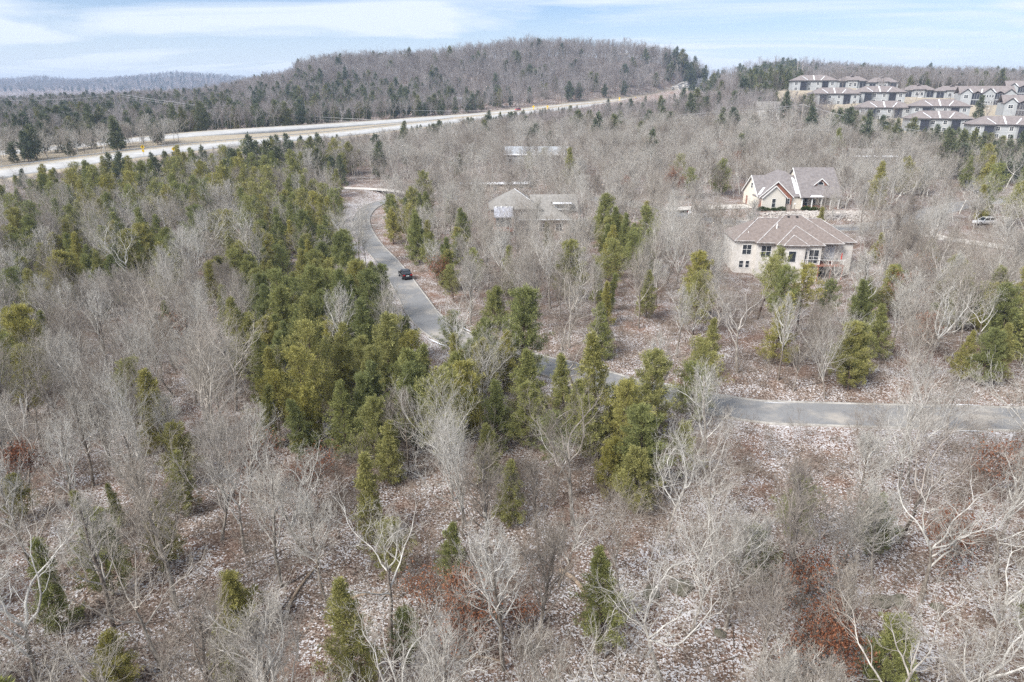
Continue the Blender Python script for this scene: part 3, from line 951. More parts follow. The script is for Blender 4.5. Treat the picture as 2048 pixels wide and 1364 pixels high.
# --- house C: tan hip roof half hidden by bare trees
def house_c():
    r = empty('house', (HOUSE_C.x, HOUSE_C.y, 1.0), R(3))
    tag(r, 'tan roofed house with snowy sunroom and red deck behind bare trees', 'house')
    w = MB()
    w.box(0, 10.5, 1.5, 13, -2, 5.2); w.box(9.5, 19.5, 3.2, 12.2, -2, 4.6); w.box(6.2, 17.5, -.4, 3.4, -2, 3.0)
    w.build('wall', M_TAN, r)
    rf = MB()
    c, a, b = hip(rf, 0, 11, 1.5, 13, 5.2, .62)
    gable_x(rf, 9.5, 19.5, 3.2, 12.2, 4.62, .62)
    hip(rf, 5.8, 17.6, -.6, 8, 3.0, .62)
    gable_x(rf, 14.2, 18.0, 2.4, 5.2, 6.0, .30)
    ro = rf.build('roof', M_SHINGC, r)
    s = MB()
    strip(s, c[1].lerp(b, .4), b, .07, .04)
    strip(s, (6.0, -1.0, 2.92), (17.3, -1.0, 2.92), .14, .04, .1)
    strip(s, (14.0, 2.0, 5.92), (18.2, 2.0, 5.92), .14, .04, .1)
    s.poly_slab([(14.0, 2.1, 5.97), (18.2, 2.1, 5.97), (18.2, 3.0, 6.25), (14.0, 3.0, 6.25)], .02)
    s.build('snow_patch', M_SNOW, ro)
    d = MB(); d.box(14.4, 17.8, 2.6, 4.8, 4.6, 6.1); dm = d.build('dormer', M_TRIM, r)
    for i in range(3):
        window(r, 15.0 + i * .8, 15.6 + i * .8, 5.0, 5.8, 2.6, 1, 2)
    # sunroom with snow dusted dark roof
    sr = MB(); sr.poly_slab([(.6, -2.6, 3.9), (4.8, -2.6, 3.9), (4.8, 1.5, 5.6), (.6, 1.5, 5.6)], .15)
    so = sr.build('sunroom_roof', simple('snow_dusted_metal', (.09, .09, .11), (.62, .62, .66), 9, .7, lo=.42, hi=.62), r)
    for i in range(4):
        q = MB(); x = .9 + i * 1.2; q.box(x, x + .35, 1.0, 1.4, 5.42, 5.7); q.build('skylight', M_TRIM, so)
    for x in (.75, 4.65):
        q = MB(); q.box(x - .1, x + .1, -2.5, -2.3, -2, 3.75); q.build('post', M_WOOD, r)
    q = MB(); q.box(.5, 5.0, -3.2, 1.45, .9, 1.0); q.build('deck', M_WOOD, r)
    q = MB(); q.box(.5, 5.0, -3.2, -3.12, 1.8, 1.9)
    for i in range(23):
        q.box(.52 + i * .2, .57 + i * .2, -3.18, -3.13, 1.02, 1.8)
    q.build('deck_railing', M_WOOD, r)
    d = MB(); d.box(1.0, 4.4, 1.42, 1.5, 1.0, 3.4); d.build('glazed_door', M_GLASS, r)
    window(r, 7.2, 8.8, .4, 2.0, -.4, 2, 2); window(r, 10.6, 12.2, .4, 2.0, -.4, 2, 2); window(r, 14.4, 16.0, .4, 2.0, -.4, 2, 2)
    window(r, 6.6, 8.0, 3.5, 4.8, 1.5, 2, 2)
    return r
hC = house_c()

# --- plain houses whose roofs show through the trees
def plain_house(name, loc, rz, w, d, e, pitch, wall_m, roof_m, label, snow=True, kind='gable'):
    r = tag(empty(name, loc, rz), label, 'house')
    m = MB(); m.box(0, w, 0, d, -2, e)
    if kind == 'gable':
        for x, t in ((0, .15), (w, -.15)):
            m.poly_slab([(x, d, e), (x, 0, e), (x, d / 2, e + d / 2 * pitch - .1)], t)
    m.build('wall', wall_m, r)
    f = MB()
    if kind == 'gable':
        gable_x(f, 0, w, 0, d, e + .1, pitch)
    else:
        hip(f, 0, w, 0, d, e, pitch)
    ro = f.build('roof', roof_m, r)
    if snow:
        s = MB(); s.poly_slab([(-.4, -.42, e - .38 * pitch + .14), (w + .4, -.42, e - .38 * pitch + .14), (w + .4, .75, e + .75 * pitch + .14), (-.4, .35, e + .35 * pitch + .14)], .02)
        s.build('snow_patch', M_SNOW, ro)
    nwin = max(2, int(w / 3.5))
    for i in range(nwin):
        x = (i + .5) * w / nwin
        window(r, x - .5, x + .5, .9, 2.2, 0, 1, 2)
    return r
def house_at(px, py, D):
    p = at(px, py, D)
    return (p.x, p.y, gz(p.x, p.y))
plain_house('house', house_at(922, 362, 205), R(2), 20, 9, 3.0, .55, M_TAN, M_SHING, 'long low brown roofed house with snow on its eave, behind the tan roofed house')
plain_house('house', house_at(1010, 330, 250), R(-3), 22, 10, 3.6, .5, M_GREY, M_METAL, 'grey metal roofed house farthest back among the bare trees')
plain_house('house', house_at(1506, 243, 345), R(-8), 12, 9, 5.8, .7, M_TRIM, M_SHINGC, 'white two storey house standing alone below the condominiums', snow=False)
plain_house('house', house_at(1588, 262, 300), R(-4), 17, 9, 2.8, .45, M_GREY, M_SHINGD, 'low house with snowy brown roof beside the utility pole')
plain_house('house', house_at(1700, 352, 235), R(-6), 16, 9, 3.0, .5, M_GREY, M_SHINGC, 'grey roofed house hidden in the trees behind the white brick house')
plain_house('house', house_at(895, 172, 640), R(4), 17, 11, 3.4, .8, M_TAN, M_SHING, 'brown steep roofed house halfway up the wooded hill', snow=False)
plain_house('shed', house_at(762, 190, 590), R(0), 14, 6, 2.6, .3, M_TRIM, M_WHITE, 'long white shed at the foot of the wooded hill', snow=False)
plain_house('barn', house_at(893, 206, 540), R(5), 14, 7, 3.0, .4, M_GREY, M_METAL, 'grey metal barn in the trees below the wooded hill', snow=False)
plain_house('house', house_at(1216, 119, 738), R(0), 20, 10, 5.5, .4, M_GREY, M_SHINGC, 'house standing on the crest of the wooded hill', snow=False)

# --- condominium buildings on the slope
def condo_hip():
    r = empty('condominium_building')
    w = MB(); w.box(0, 25, 2, 13, -3, 5.8); w.box(0, 8.2, 0, 2.05, -3, 5.79); w.box(16.8, 25, 0, 2.05, -3, 5.79)
    w.build('wall', M_GREY, r)
    rf = MB(); E = 5.8
    caps = [hip(rf, 0, 25, 2, 13, E, .52, .7), hip(rf, 0, 8.2, 0, 9, E + .012, .52, .7), hip(rf, 16.8, 25, 0, 9, E + .012, .52, .7)]
    ro = rf.build('roof', M_SHINGD, r)
    ev = MB()
    for (x0, x1, y0) in ((-.72, 8.92, -.72), (16.08, 25.72, -.72), (8.9, 16.1, 1.28)):
        ev.box(x0, x1, y0 - .03, y0 + .05, E - .42, E - .1)
    ev.box(-.75, -.69, -.7, 13.7, E - .42, E - .1)
    ev.build('gutter', M_DARK, ro)
    s = MB()
    strip(s, (8.9, 1.5, E + .08), (6.3, 5.9, E + 2.25), .22, .04, .05); strip(s, (16.1, 1.5, E + .08), (18.7, 5.9, E + 2.25), .22, .04, .05)
    strip(s, (12.5, 1.4, E + .02), (12.5, 6.8, E + 2.8), .3, .04, .05)
    s.build('snow_streak', M_SNOW, ro)
    for x0 in (4.6, 16.9):
        p = MB(); p.box(x0, x0 + 3.5, -.06, -.01, -.2, 5.0); po = p.build('screened_porch', M_SCREEN, r)
        q = MB()
        for i in range(4):
            q.box(x0 + i * 1.14, x0 + .08 + i * 1.14, -.10, -.06, -.2, 5.0)
        q.box(x0, x0 + 3.5, -.11, -.07, 2.2, 2.4)
        q.build('mullion', M_DARK, po)
    for z in (.3, 3.2):
        window(r, 1.4, 3.0, z, z + 1.5, 0, 2, 2, fw=.16); window(r, 21.8, 23.4, z, z + 1.5, 0, 2, 2, fw=.16)
        window(r, 9.4, 10.8, z, z + 1.5, 2, 2, 2, fw=.16); window(r, 14.2, 15.6, z, z + 1.5, 2, 2, 2, fw=.16)
    return r
def condo_row():
    r = empty('condominium_building')
    w = MB(); w.box(0, 20, 1.5, 12, -3, 4.2); w.box(6.5, 13, 0, 1.55, -3, 4.19)
    w.build('wall', M_GREY, r)
    rf = MB(); hip(rf, 0, 20, 1.5, 12, 4.2, .5, .7); hip(rf, 6.5, 13, 0, 9, 4.6, .5, .7)
    gable_y(rf, 9.0, 11.0, 5.6, 8.5, 7.2, .6, .3)
    ro = rf.build('roof', M_SHINGD, r)
    e = MB(); e.box(-.7, 20.7, .75, .83, 3.8, 4.1); e.box(5.8, 13.7, -.75, -.67, 4.2, 4.5); e.build('gutter', M_DARK, ro)
    for x0 in (1.2, 14.8):
        p = MB(); p.box(x0, x0 + 4.2, 1.42, 1.48, -.1, 3.3); po = p.build('screened_porch', M_SCREEN, r)
        q = MB()
        for i in range(3): q.box(x0 + i * 2.05, x0 + .1 + i * 2.05, 1.36, 1.42, -.1, 3.3)
        q.build('mullion', M_GREY, po)
    window(r, 7.4, 9.0, .8, 2.8, 0, 2, 2, fw=.16); window(r, 10.6, 12.2, .8, 2.8, 0, 2, 2, fw=.16)
    return r
def condo_gable():
    r = empty('condominium_building')
    w = MB(); w.box(0, 26, 2, 14, -3, 6.2)
    w.build('wall', M_GREY, r)
    for x0, x1 in ((0, 5.4), (10.5, 16.5), (21, 26)):
        g = MB(); gable_wall_y(g, x0, x1, .3, -3, 6.2, .8, 1.9); g.build('gable_wall', M_GREY, r)
    rf = MB(); gable_x(rf, 0, 26, 2, 14, 6.3, .62, .6)
    for x0, x1 in ((0, 5.4), (10.5, 16.5), (21, 26), (6.2, 9.8), (17, 20.6)):
        gable_y(rf, x0, x1, .3 if x1 - x0 > 4 else 1.2, 7, 6.35, .8 if x1 - x0 > 4 else .55, .4)
    ro = rf.build('roof', M_SHINGD, r)
    t = MB()
    for x0, x1 in ((0, 5.4), (10.5, 16.5), (21, 26)):
        rake_y(t, x0, x1, -.12, 6.35, .8, .4, .3)
    t.build('bargeboard', M_DARK, ro)
    s = MB(); strip(s, (10.0, 1.8, 6.3), (11.0, 5, 8.3), .3, .04, .12); strip(s, (17.0, 1.8, 6.3), (16.0, 5, 8.3), .3, .04, .12); strip(s, (5.8, 1.8, 6.3), (4.8, 5, 8.3), .3, .04, .12)
    s.build('snow_streak', M_SNOW, ro)
    for x0, x1 in ((5.5, 10.4), (16.6, 20.9)):
        p = MB(); p.box(x0, x1, 1.0, 1.05, -.3, 5.9); po = p.build('screened_porch', M_SCREEN, r)
        q = MB(); q.box(x0, x1, .9, 1.0, 2.5, 3.0)
        for i in range(5):
            x = x0 + (x1 - x0) * i / 4 - .05; q.box(x, x + .1, .93, .99, -.3, 5.9)
        q.build('mullion', M_GREY, po)
    for i in range(4):
        window(r, 11.2 + i * 1.3, 11.9 + i * 1.3, .9, 1.9, .3, 1, 1, fw=.08); window(r, 11.2 + i * 1.3, 11.9 + i * 1.3, 4.1, 5.2, .3, 1, 1, fw=.08)
    window(r, 1.6, 3.6, 3.6, 5.2, .3, 2, 2, fw=.16); window(r, 22.5, 24.5, 3.6, 5.2, .3, 2, 2, fw=.16)
    return r
CONDO_LABELS = [
    'grey condominium with brown hip roof, highest and leftmost on the slope', 'grey hip roofed condominium directly below the highest one, partly behind cedars',
    'grey hip roofed condominium at the middle of the slope, beside the snowy bank', 'grey hip roofed condominium whose lower front is hidden by a bare tree',
    'grey hip roofed condominium just above another roof, beside the open snowy lawn', 'hip roofed condominium lowest in the middle, its front behind dark green cedars',
    'lowest and nearest hip roofed condominium, cut by the right edge of the photo', 'low brown roofed condominium with dark porches, leftmost along the crest',
    'low condominium on the crest with a cupola, next to the rightmost cedar clump', 'low condominium in the upper right row with dark porch and small cupola',
    'low condominium beside the big gabled block, behind bare trees', 'large grey gabled condominium with two storeys of dark screened porches',
    'gabled condominium end wall cut by the right edge above the lowest building', 'gabled condominium farthest back at the right edge']
protos = {'hip': condo_hip(), 'row': condo_row(), 'gable': condo_gable()}
used = set()
for c, lab in zip(CONDOS, CONDO_LABELS):
    k = c[4]
    o = protos[k] if k not in used else copy_tree(protos[k])
    used.add(k)
    p = at(c[0], c[1], c[2])
    wdt = {'hip': 25, 'row': 20, 'gable': 26}[k] * c[3]
    az = math.atan2(p.x, p.y)
    rz = -az * .55
    o.rotation_euler = (0, 0, rz)
    o.scale = (c[3], 1, 1)
    o.location = (p.x - math.cos(rz) * wdt / 2, p.y - math.sin(rz) * wdt / 2, p.z)
    tag(o, lab, 'building', 'condominiums on the slope')

# ---------------------------------------------------------------- trees: prototypes
def bark_mat(name, stops, scale, tint=.35, bump=.5):
    m, nt, b = new_mat(name)
    b.inputs['Roughness'].default_value = .92
    b.inputs['Specular IOR Level'].default_value = .12
    vec = mapping(nt, (1, 1, .35))
    f = noise(nt, scale, 5, vec, .65)
    c = ramp(nt, f, stops)
    oi = nd(nt, 'ShaderNodeObjectInfo')
    t = ramp(nt, oi.outputs['Random'], [(0, (.52, .47, .43)), (.22, (.80, .74, .68)), (.45, (1.0, .98, .95)), (.75, (1.12, 1.11, 1.09)), (1, (.66, .60, .56))])
    c = mixc(nt, 1.0, c, t, 'MULTIPLY')
    nt.links.new(c, b.inputs['Base Color'])
    return m
M_TRUNK = bark_mat('mottled_bark', [(.30, (.10, .085, .072)), (.5, (.24, .215, .19)), (.68, (.46, .44, .40))], 5)
M_LIMB = bark_mat('pale_twig_bark', [(.32, (.31, .295, .272)), (.5, (.48, .465, .435)), (.66, (.66, .65, .62))], 3)
M_TWIG = bark_mat('grey_twig_bark', [(.32, (.235, .216, .19)), (.5, (.40, .38, .345)), (.66, (.57, .552, .512))], 3)
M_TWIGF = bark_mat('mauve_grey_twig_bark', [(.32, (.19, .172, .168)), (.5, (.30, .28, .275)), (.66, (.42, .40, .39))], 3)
M_CTRUNK = bark_mat('cedar_bark', [(.3, (.06, .042, .034)), (.65, (.15, .11, .09))], 6)

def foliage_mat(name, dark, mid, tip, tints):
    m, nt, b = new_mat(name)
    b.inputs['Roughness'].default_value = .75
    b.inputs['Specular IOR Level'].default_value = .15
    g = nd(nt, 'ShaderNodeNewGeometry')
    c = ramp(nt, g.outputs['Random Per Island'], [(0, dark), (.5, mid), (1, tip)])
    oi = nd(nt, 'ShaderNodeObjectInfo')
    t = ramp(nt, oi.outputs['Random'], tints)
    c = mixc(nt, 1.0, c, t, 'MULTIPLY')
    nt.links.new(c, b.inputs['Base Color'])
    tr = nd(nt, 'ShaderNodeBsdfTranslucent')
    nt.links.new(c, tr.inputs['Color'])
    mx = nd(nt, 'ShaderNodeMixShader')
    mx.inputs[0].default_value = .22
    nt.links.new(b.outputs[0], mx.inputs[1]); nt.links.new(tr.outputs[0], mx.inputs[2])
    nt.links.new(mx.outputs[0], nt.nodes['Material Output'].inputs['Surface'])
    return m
M_CEDAR = foliage_mat('cedar_foliage', (.15, .152, .066), (.29, .283, .12), (.44, .415, .175),
                      [(0, (.66, .74, .70)), (.3, (.85, .92, .78)), (.6, (1.0, 1.0, .88)), (.85, (1.08, 1.03, .80)), (1, (1.2, 1.13, .76))])
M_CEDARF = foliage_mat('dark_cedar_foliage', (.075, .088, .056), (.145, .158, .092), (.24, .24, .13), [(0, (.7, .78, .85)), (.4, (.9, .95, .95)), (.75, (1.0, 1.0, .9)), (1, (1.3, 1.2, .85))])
M_BROWN = foliage_mat('dead_oak_leaves', (.16, .065, .035), (.27, .115, .06), (.36, .19, .11), [(0, (.8, .75, .75)), (1, (1.1, 1.05, 1.0))])

def V3(a): return Vector(a)
def rdir(rn):
    while True:
        v = Vector((rn.uniform(-1, 1), rn.uniform(-1, 1), rn.uniform(-1, 1)))
        if .05 < v.length < 1:
            return v.normalized()

def bare_tree(seed, H=11.0, style='oak', lod=0, leaves=0):
    """polylines of a leafless tree: bole, limbs, branches, twigs. lod 0 near, 1 middle, 2 far"""
    rn = random.Random(seed)
    trunk, crown, tips = [], [], []
    r0 = H * rn.uniform(.0125, .0165)
    up = Vector((0, 0, 1))
    thick = (1.0, 1.45, 2.2)[lod]
    NSEG = ((10, 8, 6, 4, 2), (7, 5, 4, 2, 1), (4, 4, 3, 1, 1))[lod]
    SIDES = ((8, 5, 4, 3, 3), (6, 4, 3, 3, 3), (4, 3, 3, 3, 3))[lod]
    WOB = (.10, .26, .30, .30, .28)
    TROP = (.02, .12, .11, .09, .06)
    if style == 'oak':   WOB = (.12, .36, .42, .40, .35)
    RAT = (.0, .0, .43, .46, .50)
    NCH = [(7, 6, 5, 2), (6, 5, 3, 2), (6, 4, 3, 0)][lod]
    maxlev = (4, 4, 3)[lod]
    def grow(p, d, L, r, lev):
        n = NSEG[lev]
        pts, rad, dirs = [p.copy()], [r], [d.copy()]
        for i in range(n):
            d = (d + rdir(rn) * WOB[lev] + up * TROP[lev]).normalized()
            p = p + d * (L / n)
            pts.append(p.copy()); dirs.append(d.copy())
            f = (i + 1) / n
            rad.append(max(r * (1 - f * (.62 if lev < 3 else .5)), (.0062 if lev > 2 else .009) * thick))
        (trunk if lev == 0 else crown).append((np.array(pts), np.array(rad), SIDES[lev]))
        return pts, rad, dirs
    def child_dir(d, ang, az):
        a = d.orthogonal().normalized()
        b = d.cross(a)
        s = a * math.cos(az) + b * math.sin(az)
        return (d * math.cos(ang) + s * math.sin(ang)).normalized()
    def rec(pts, rad, dirs, L, lev):
        if lev >= maxlev:
            tips.append(pts[-1])
            return
        k = NCH[lev]
        k = max(2, int(k * rn.uniform(.8, 1.2) + .5))
        az = rn.uniform(0, 6.28)
        for c in range(k):
            t = .25 + .75 * (c + rn.random() * .8) / k
            t = min(t, .99)
            x = t * (len(pts) - 1); i = int(x); fr = x - i
            p = pts[i].lerp(pts[i + 1], fr)
            az += 2.4 + rn.uniform(-.5, .5)
            d = child_dir(dirs[i + 1], rn.uniform(.55, 1.0) if lev > 0 else .7, az)
            Lc = L * RAT[lev + 1] * rn.uniform(.75, 1.25) * (1.25 - .55 * t)
            rc = min(rad[i] * .62, max(.009 * thick, Lc * (.012 if lev < 2 else .0085)) * (1 if lev < 2 else thick))
            q = grow(p, d, Lc, rc, lev + 1)
            rec(*q, Lc, lev + 1)
        if lev > 0:      # forks at the end
            for s in (0, 1):
                d = child_dir(dirs[-1], rn.uniform(.25, .5), rn.uniform(0, 6.28))
                q = grow(pts[-1], d, L * RAT[lev + 1] * rn.uniform(.8, 1.2), max(rad[-1] * .9, .008 * thick), lev + 1)
                rec(*q, L * RAT[lev + 1], lev + 1)
    lean = Vector((rn.uniform(-.1, .1), rn.uniform(-.1, .1), 1)).normalized()
    if style == 'oak':
        bole = H * rn.uniform(.40, .5)
        tp = grow(Vector((0, 0, -.5)), lean, bole + .5, r0 * 1.15, 0)
        n1 = rn.randint(5, 7)
        az = rn.uniform(0, 6.28)
        for i in range(n1):
            az += 6.28 / n1 + rn.uniform(-.4, .4)
            hgt = rn.uniform(.62, 1.0) if i > 1 else 1.0
            x = hgt * (len(tp[0]) - 1); k = min(int(x), len(tp[0]) - 2)
            p = tp[0][k].lerp(tp[0][k + 1], x - k)
            ang = rn.uniform(.35, .85) + (1 - hgt) * .9
            d = child_dir(up, ang, az)
            L = H * rn.uniform(.32, .45)
            q = grow(p, d, L, r0 * rn.uniform(.36, .54), 1)
            rec(*q, L, 1)
    elif style == 'vase':
        bole = H * rn.uniform(.25, .35)
        tp = grow(Vector((0, 0, -.5)), lean, bole + .5, r0 * 1.1, 0)
        n1 = rn.randint(6, 9); az = rn.uniform(0, 6.28)
        for i in range(n1):
            az += 6.28 / n1 + rn.uniform(-.4, .4)
            x = rn.uniform(.7, 1.0) * (len(tp[0]) - 1); k = min(int(x), len(tp[0]) - 2)
            p = tp[0][k].lerp(tp[0][k + 1], x - k)
            L = H * rn.uniform(.5, .66)
            q = grow(p, child_dir(up, rn.uniform(.2, .6), az), L, r0 * rn.uniform(.35, .5), 1)
            rec(*q, L, 1)
    else:                # 'tall': one leader
        tp = grow(Vector((0, 0, -.5)), lean, H * .92 + .5, r0, 0)
        n1 = rn.randint(15, 19) if lod < 2 else 9
        az = rn.uniform(0, 6.28)
        for i in range(n1):
            az += 2.4 + rn.uniform(-.4, .4)
            f = .38 + .6 * i / n1
            x = f * (len(tp[0]) - 1); k = min(int(x), len(tp[0]) - 2)
            p = tp[0][k].lerp(tp[0][k + 1], x - k)
            L = H * (.36 - .24 * (f - .38) / .6) * rn.uniform(.75, 1.2)
            q = grow(p, child_dir(up, rn.uniform(.55, .95), az), L, min(tp[1][k] * .55, r0 * .5), 1)
            rec(*q, L, 1)
    lv = None
    if leaves:
        P = np.array([tuple(t) for t in tips])
        if len(P) > leaves:
            P = P[np.random.default_rng(seed).choice(len(P), leaves, replace=False)]
        lv = leaf_quads(P, .16, .10, seed, spread=.18)
    return trunk, crown, lv

def leaf_quads(P, L, W, seed, spread=.1, D=None):
    """kite-shaped faces at points P, along directions D (or at random)"""
    rr = np.random.default_rng(seed)
    n = len(P)
    P = P + rr.normal(0, spread, (n, 3))
    d = rr.normal(0, 1, (n, 3)) if D is None else D
    d /= np.linalg.norm(d, axis=1, keepdims=True) + 1e-9
    s = np.cross(d, rr.normal(0, 1, (n, 3)))
    s /= np.linalg.norm(s, axis=1, keepdims=True) + 1e-9
    L = L * rr.uniform(.6, 1.4, (n, 1)); W = W * rr.uniform(.6, 1.4, (n, 1))
    V = np.stack([P, P + d * L * .45 + s * W * .5, P + d * L, P + d * L * .45 - s * W * .5], 1).reshape(-1, 3)
    return V, np.arange(n * 4).reshape(n, 4)

def cedar_tree(seed, H=8.0, form='cone', lod=0):
    rn = random.Random(seed)
    rr = np.random.default_rng(seed)
    trunk, tufts, tdirs = [], [], []
    Rm = H * {'cone': .24, 'round': .32, 'open': .31, 'column': .18, 'high': .25}[form] * rn.uniform(.9, 1.1)
    t0 = {'cone': .06, 'round': .10, 'open': .22, 'column': .05, 'high': .45}[form]
    n = 9
    lean = rn.uniform(-.05, .05), rn.uniform(-.05, .05)
    tp = [Vector((lean[0] * H * (i / n) ** 1.3 + rn.uniform(-.05, .05), lean[1] * H * (i / n) ** 1.3 + rn.uniform(-.05, .05), -.4 + (H * .97 + .4) * i / n)) for i in range(n + 1)]
    r0 = H * .014
    trunk.append((np.array(tp), np.array([r0 * (1 - .93 * i / n) + .006 for i in range(n + 1)]), 7 if lod == 0 else 4))
    nb = {'cone': 115, 'round': 125, 'open': 80, 'column': 95, 'high': 75}[form]
    nb = (nb, int(nb * .8), 45)[lod]
    az = rn.uniform(0, 6.28)
    lump = [[rn.uniform(.5, 1.35) for _ in range(8)] for _ in range(7)]
    for i in range(nb):
        t = t0 + (1 - t0) * (i + rn.random()) / nb
        az += 2.4 + rn.uniform(-.35, .35)
        u = (t - t0) / (1 - t0)
        if form in ('round', 'open'):
            prof = (1 - u) ** .55 * min(1, .55 + u * 2.2)
        elif form == 'high':
            prof = (1 - u) ** .5 * min(1, .45 + u * 2.0)
        else:
            prof = (1 - u) ** .72 * min(1, .7 + u * 2.0)
        L = Rm * prof * lump[int(u * 6.99)][int((az % 6.28) / 6.2832 * 8) % 8] * rn.uniform(.65, 1.2) + .12
        el = rn.uniform(.1, .55) + .5 * u
        d = Vector((math.cos(az) * math.cos(el), math.sin(az) * math.cos(el), math.sin(el)))
        x = t * n; k = min(int(x), n - 1)
        p = tp[k].lerp(tp[k + 1], x - k)
        seg = 4
        pts = [p]
        for s in range(seg):
            d = (d + rdir(rn) * .16 + Vector((0, 0, .05))).normalized()
            pts.append(pts[-1] + d * L / seg)
        if lod < 2:
            trunk.append((np.array(pts), np.array([max(.006, .012 * L) * (1 - .2 * s) for s in range(seg + 1)]), 3))
        nt_ = int((3 + L * 8) * (1, .75, .55)[lod] * (.75 if form in ('open', 'high') else 1))
        for s in range(nt_):
            f = rn.uniform(.22, 1.0) ** .75 * seg
            k2 = min(int(f), seg - 1)
            q = pts[k2].lerp(pts[k2 + 1], f - k2)
            dd = (d + rdir(rn) * .8 + Vector((0, 0, .3))).normalized()
            q = q + dd * rn.uniform(0, .12 + .22 * L)
            tufts.append(tuple(q)); tdirs.append(tuple(dd))
    T, Dd = np.array(tufts), np.array(tdirs)
    per = (17, 9, 7)[lod]
    P = np.repeat(T, per, 0); D = np.repeat(Dd, per, 0) + rr.normal(0, .55, (len(T) * per, 3))
    lf = leaf_quads(P, (.19, .28, .55)[lod], (.042, .075, .20)[lod], seed, (.075, .10, .2)[lod], D)
    return trunk, lf

PROTO = bpy.data.collections.new('tree_shapes')      # not linked to the scene: shapes for the scattered woods
def joint_proto(name, tpolys, cpolys, lf, m_t, m_c, m_l):
    V, Q, MI = [], [], []
    off = 0
    for polys, mi in ((tpolys, 0), (cpolys, 1)):
        if polys:
            v, q = tubes(polys)
            V.append(v); Q.append(q + off); MI.append(np.full(len(q), mi)); off += len(v)
    if lf is not None:
        V.append(lf[0]); Q.append(lf[1] + off); MI.append(np.full(len(lf[1]), 2)); off += len(lf[0])
    me = np_mesh(name, np.concatenate(V), np.concatenate(Q), mats=[m_t, m_c, m_l], mi=np.concatenate(MI))
    return bpy.data.objects.new(name, me)

BARE_SPECS = [('oak', 11), ('tall', 12), ('vase', 10), ('oak', 12), ('tall', 11), ('oak', 9.5), ('vase', 11.5), ('tall', 9.5), ('oak', 13)]
CED_SPECS = [('cone', 7.5), ('round', 7.5), ('open', 8.5), ('cone', 9.0), ('column', 7.0), ('round', 6.0), ('high', 10.5), ('high', 11.5), ('round', 8.8)]
BARE, BARE_M, BARE_F, CED, CED_M, CED_F = [], [], [], [], [], []
for i, (st, H) in enumerate(BARE_SPECS):
    t, c, _ = bare_tree(100 + i, H, st, 0)
    vt, qt = tubes(t)
    v1, q1 = tubes([p for p in c if p[2] > 3]); v2, q2 = tubes([p for p in c if p[2] == 3])
    BARE.append((np_mesh('bare_trunk', vt, qt, mats=[M_TRUNK], smooth=True),
                 np_mesh('bare_crown', np.vstack([v1, v2]), np.vstack([q1, q2 + len(v1)]), mats=[M_LIMB, M_TWIG], mi=np.repeat([0, 1], [len(q1), len(q2)])), H, st))
for i, (st, H) in enumerate([('oak', 11), ('tall', 12), ('vase', 10.5), ('tall', 10), ('oak', 12), ('vase', 9)]):
    t, c, _ = bare_tree(200 + i, H, st, 1)
    BARE_M.append(joint_proto('tree_m%02d' % i, t + [p for p in c if p[2] > 3], [p for p in c if p[2] == 3], None, M_LIMB, M_TWIG, M_LIMB))
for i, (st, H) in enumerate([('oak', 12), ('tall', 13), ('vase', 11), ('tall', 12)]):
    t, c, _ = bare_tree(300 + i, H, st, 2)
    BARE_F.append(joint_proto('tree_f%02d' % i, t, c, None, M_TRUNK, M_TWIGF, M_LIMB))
for i, (st, H) in enumerate(CED_SPECS):
    t, lf = cedar_tree(400 + i, H, st, 0)
    vt, qt = tubes(t)
    CED.append((np_mesh('cedar_trunk', vt, qt, mats=[M_CTRUNK]), np_mesh('cedar_crown', *lf, mats=[M_CEDAR]), H, st))
for i, (st, H) in enumerate([('cone', 7.5), ('round', 8), ('open', 9), ('cone', 9)]):
    t, lf = cedar_tree(500 + i, H, st, 1)
    CED_M.append(joint_proto('cedar_m%02d' % i, t, None, lf, M_CTRUNK, M_CTRUNK, M_CEDAR))
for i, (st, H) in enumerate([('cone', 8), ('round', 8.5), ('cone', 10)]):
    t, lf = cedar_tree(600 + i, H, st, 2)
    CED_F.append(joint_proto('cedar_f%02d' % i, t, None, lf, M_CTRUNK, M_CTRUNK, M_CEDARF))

# undergrowth: leafless brush, saplings
def brush(seed, H, stems):
    rn = random.Random(seed)
    polys = []
    for s in range(stems):
        az, el = rn.uniform(0, 6.28), rn.uniform(.75, 1.5)
        p = Vector((rn.uniform(-.3, .3), rn.uniform(-.3, .3), -.1))
        d = Vector((math.cos(az) * math.cos(el), math.sin(az) * math.cos(el), math.sin(el)))
        L = H * rn.uniform(.6, 1.1)
        pts = [p]
        for i in range(4):
            d = (d + rdir(rn) * .22 + Vector((0, 0, .04))).normalized()
            pts.append(pts[-1] + d * L / 4)
        polys.append((np.array(pts), np.array([.010, .008, .007, .006, .004]), 3))
        for b in range(int(9 * H / 2)):
            k = rn.randint(1, 3)
            q = pts[k].lerp(pts[k + 1], rn.random())
            dd = (d + rdir(rn) * .9).normalized()
            l2 = L * rn.uniform(.15, .4)
            e = q + dd * l2
            polys.append((np.array([q, q + dd * l2 * .5 + rdir(rn) * .04, e]), np.array([.006, .005, .004]), 3))
            for z in range(3):
                q2 = q.lerp(e, rn.uniform(.3, 1)); d3 = (dd + rdir(rn) * .9).normalized()
                polys.append((np.array([q2, q2 + d3 * l2 * .5]), np.array([.0045, .004]), 3))
    return polys
BRUSH = []
M_BRUSH = bark_mat('brush_twigs', [(.3, (.16, .13, .105)), (.5, (.27, .235, .20)), (.7, (.40, .365, .325))], 3)
for i, (H, st) in enumerate([(1.6, 9), (2.4, 8), (3.4, 7), (1.1, 12), (4.5, 6)]):
    BRUSH.append(joint_proto('brush_%02d' % i, brush(700 + i, H, st), None, None, M_BRUSH, M_BRUSH, M_BRUSH))

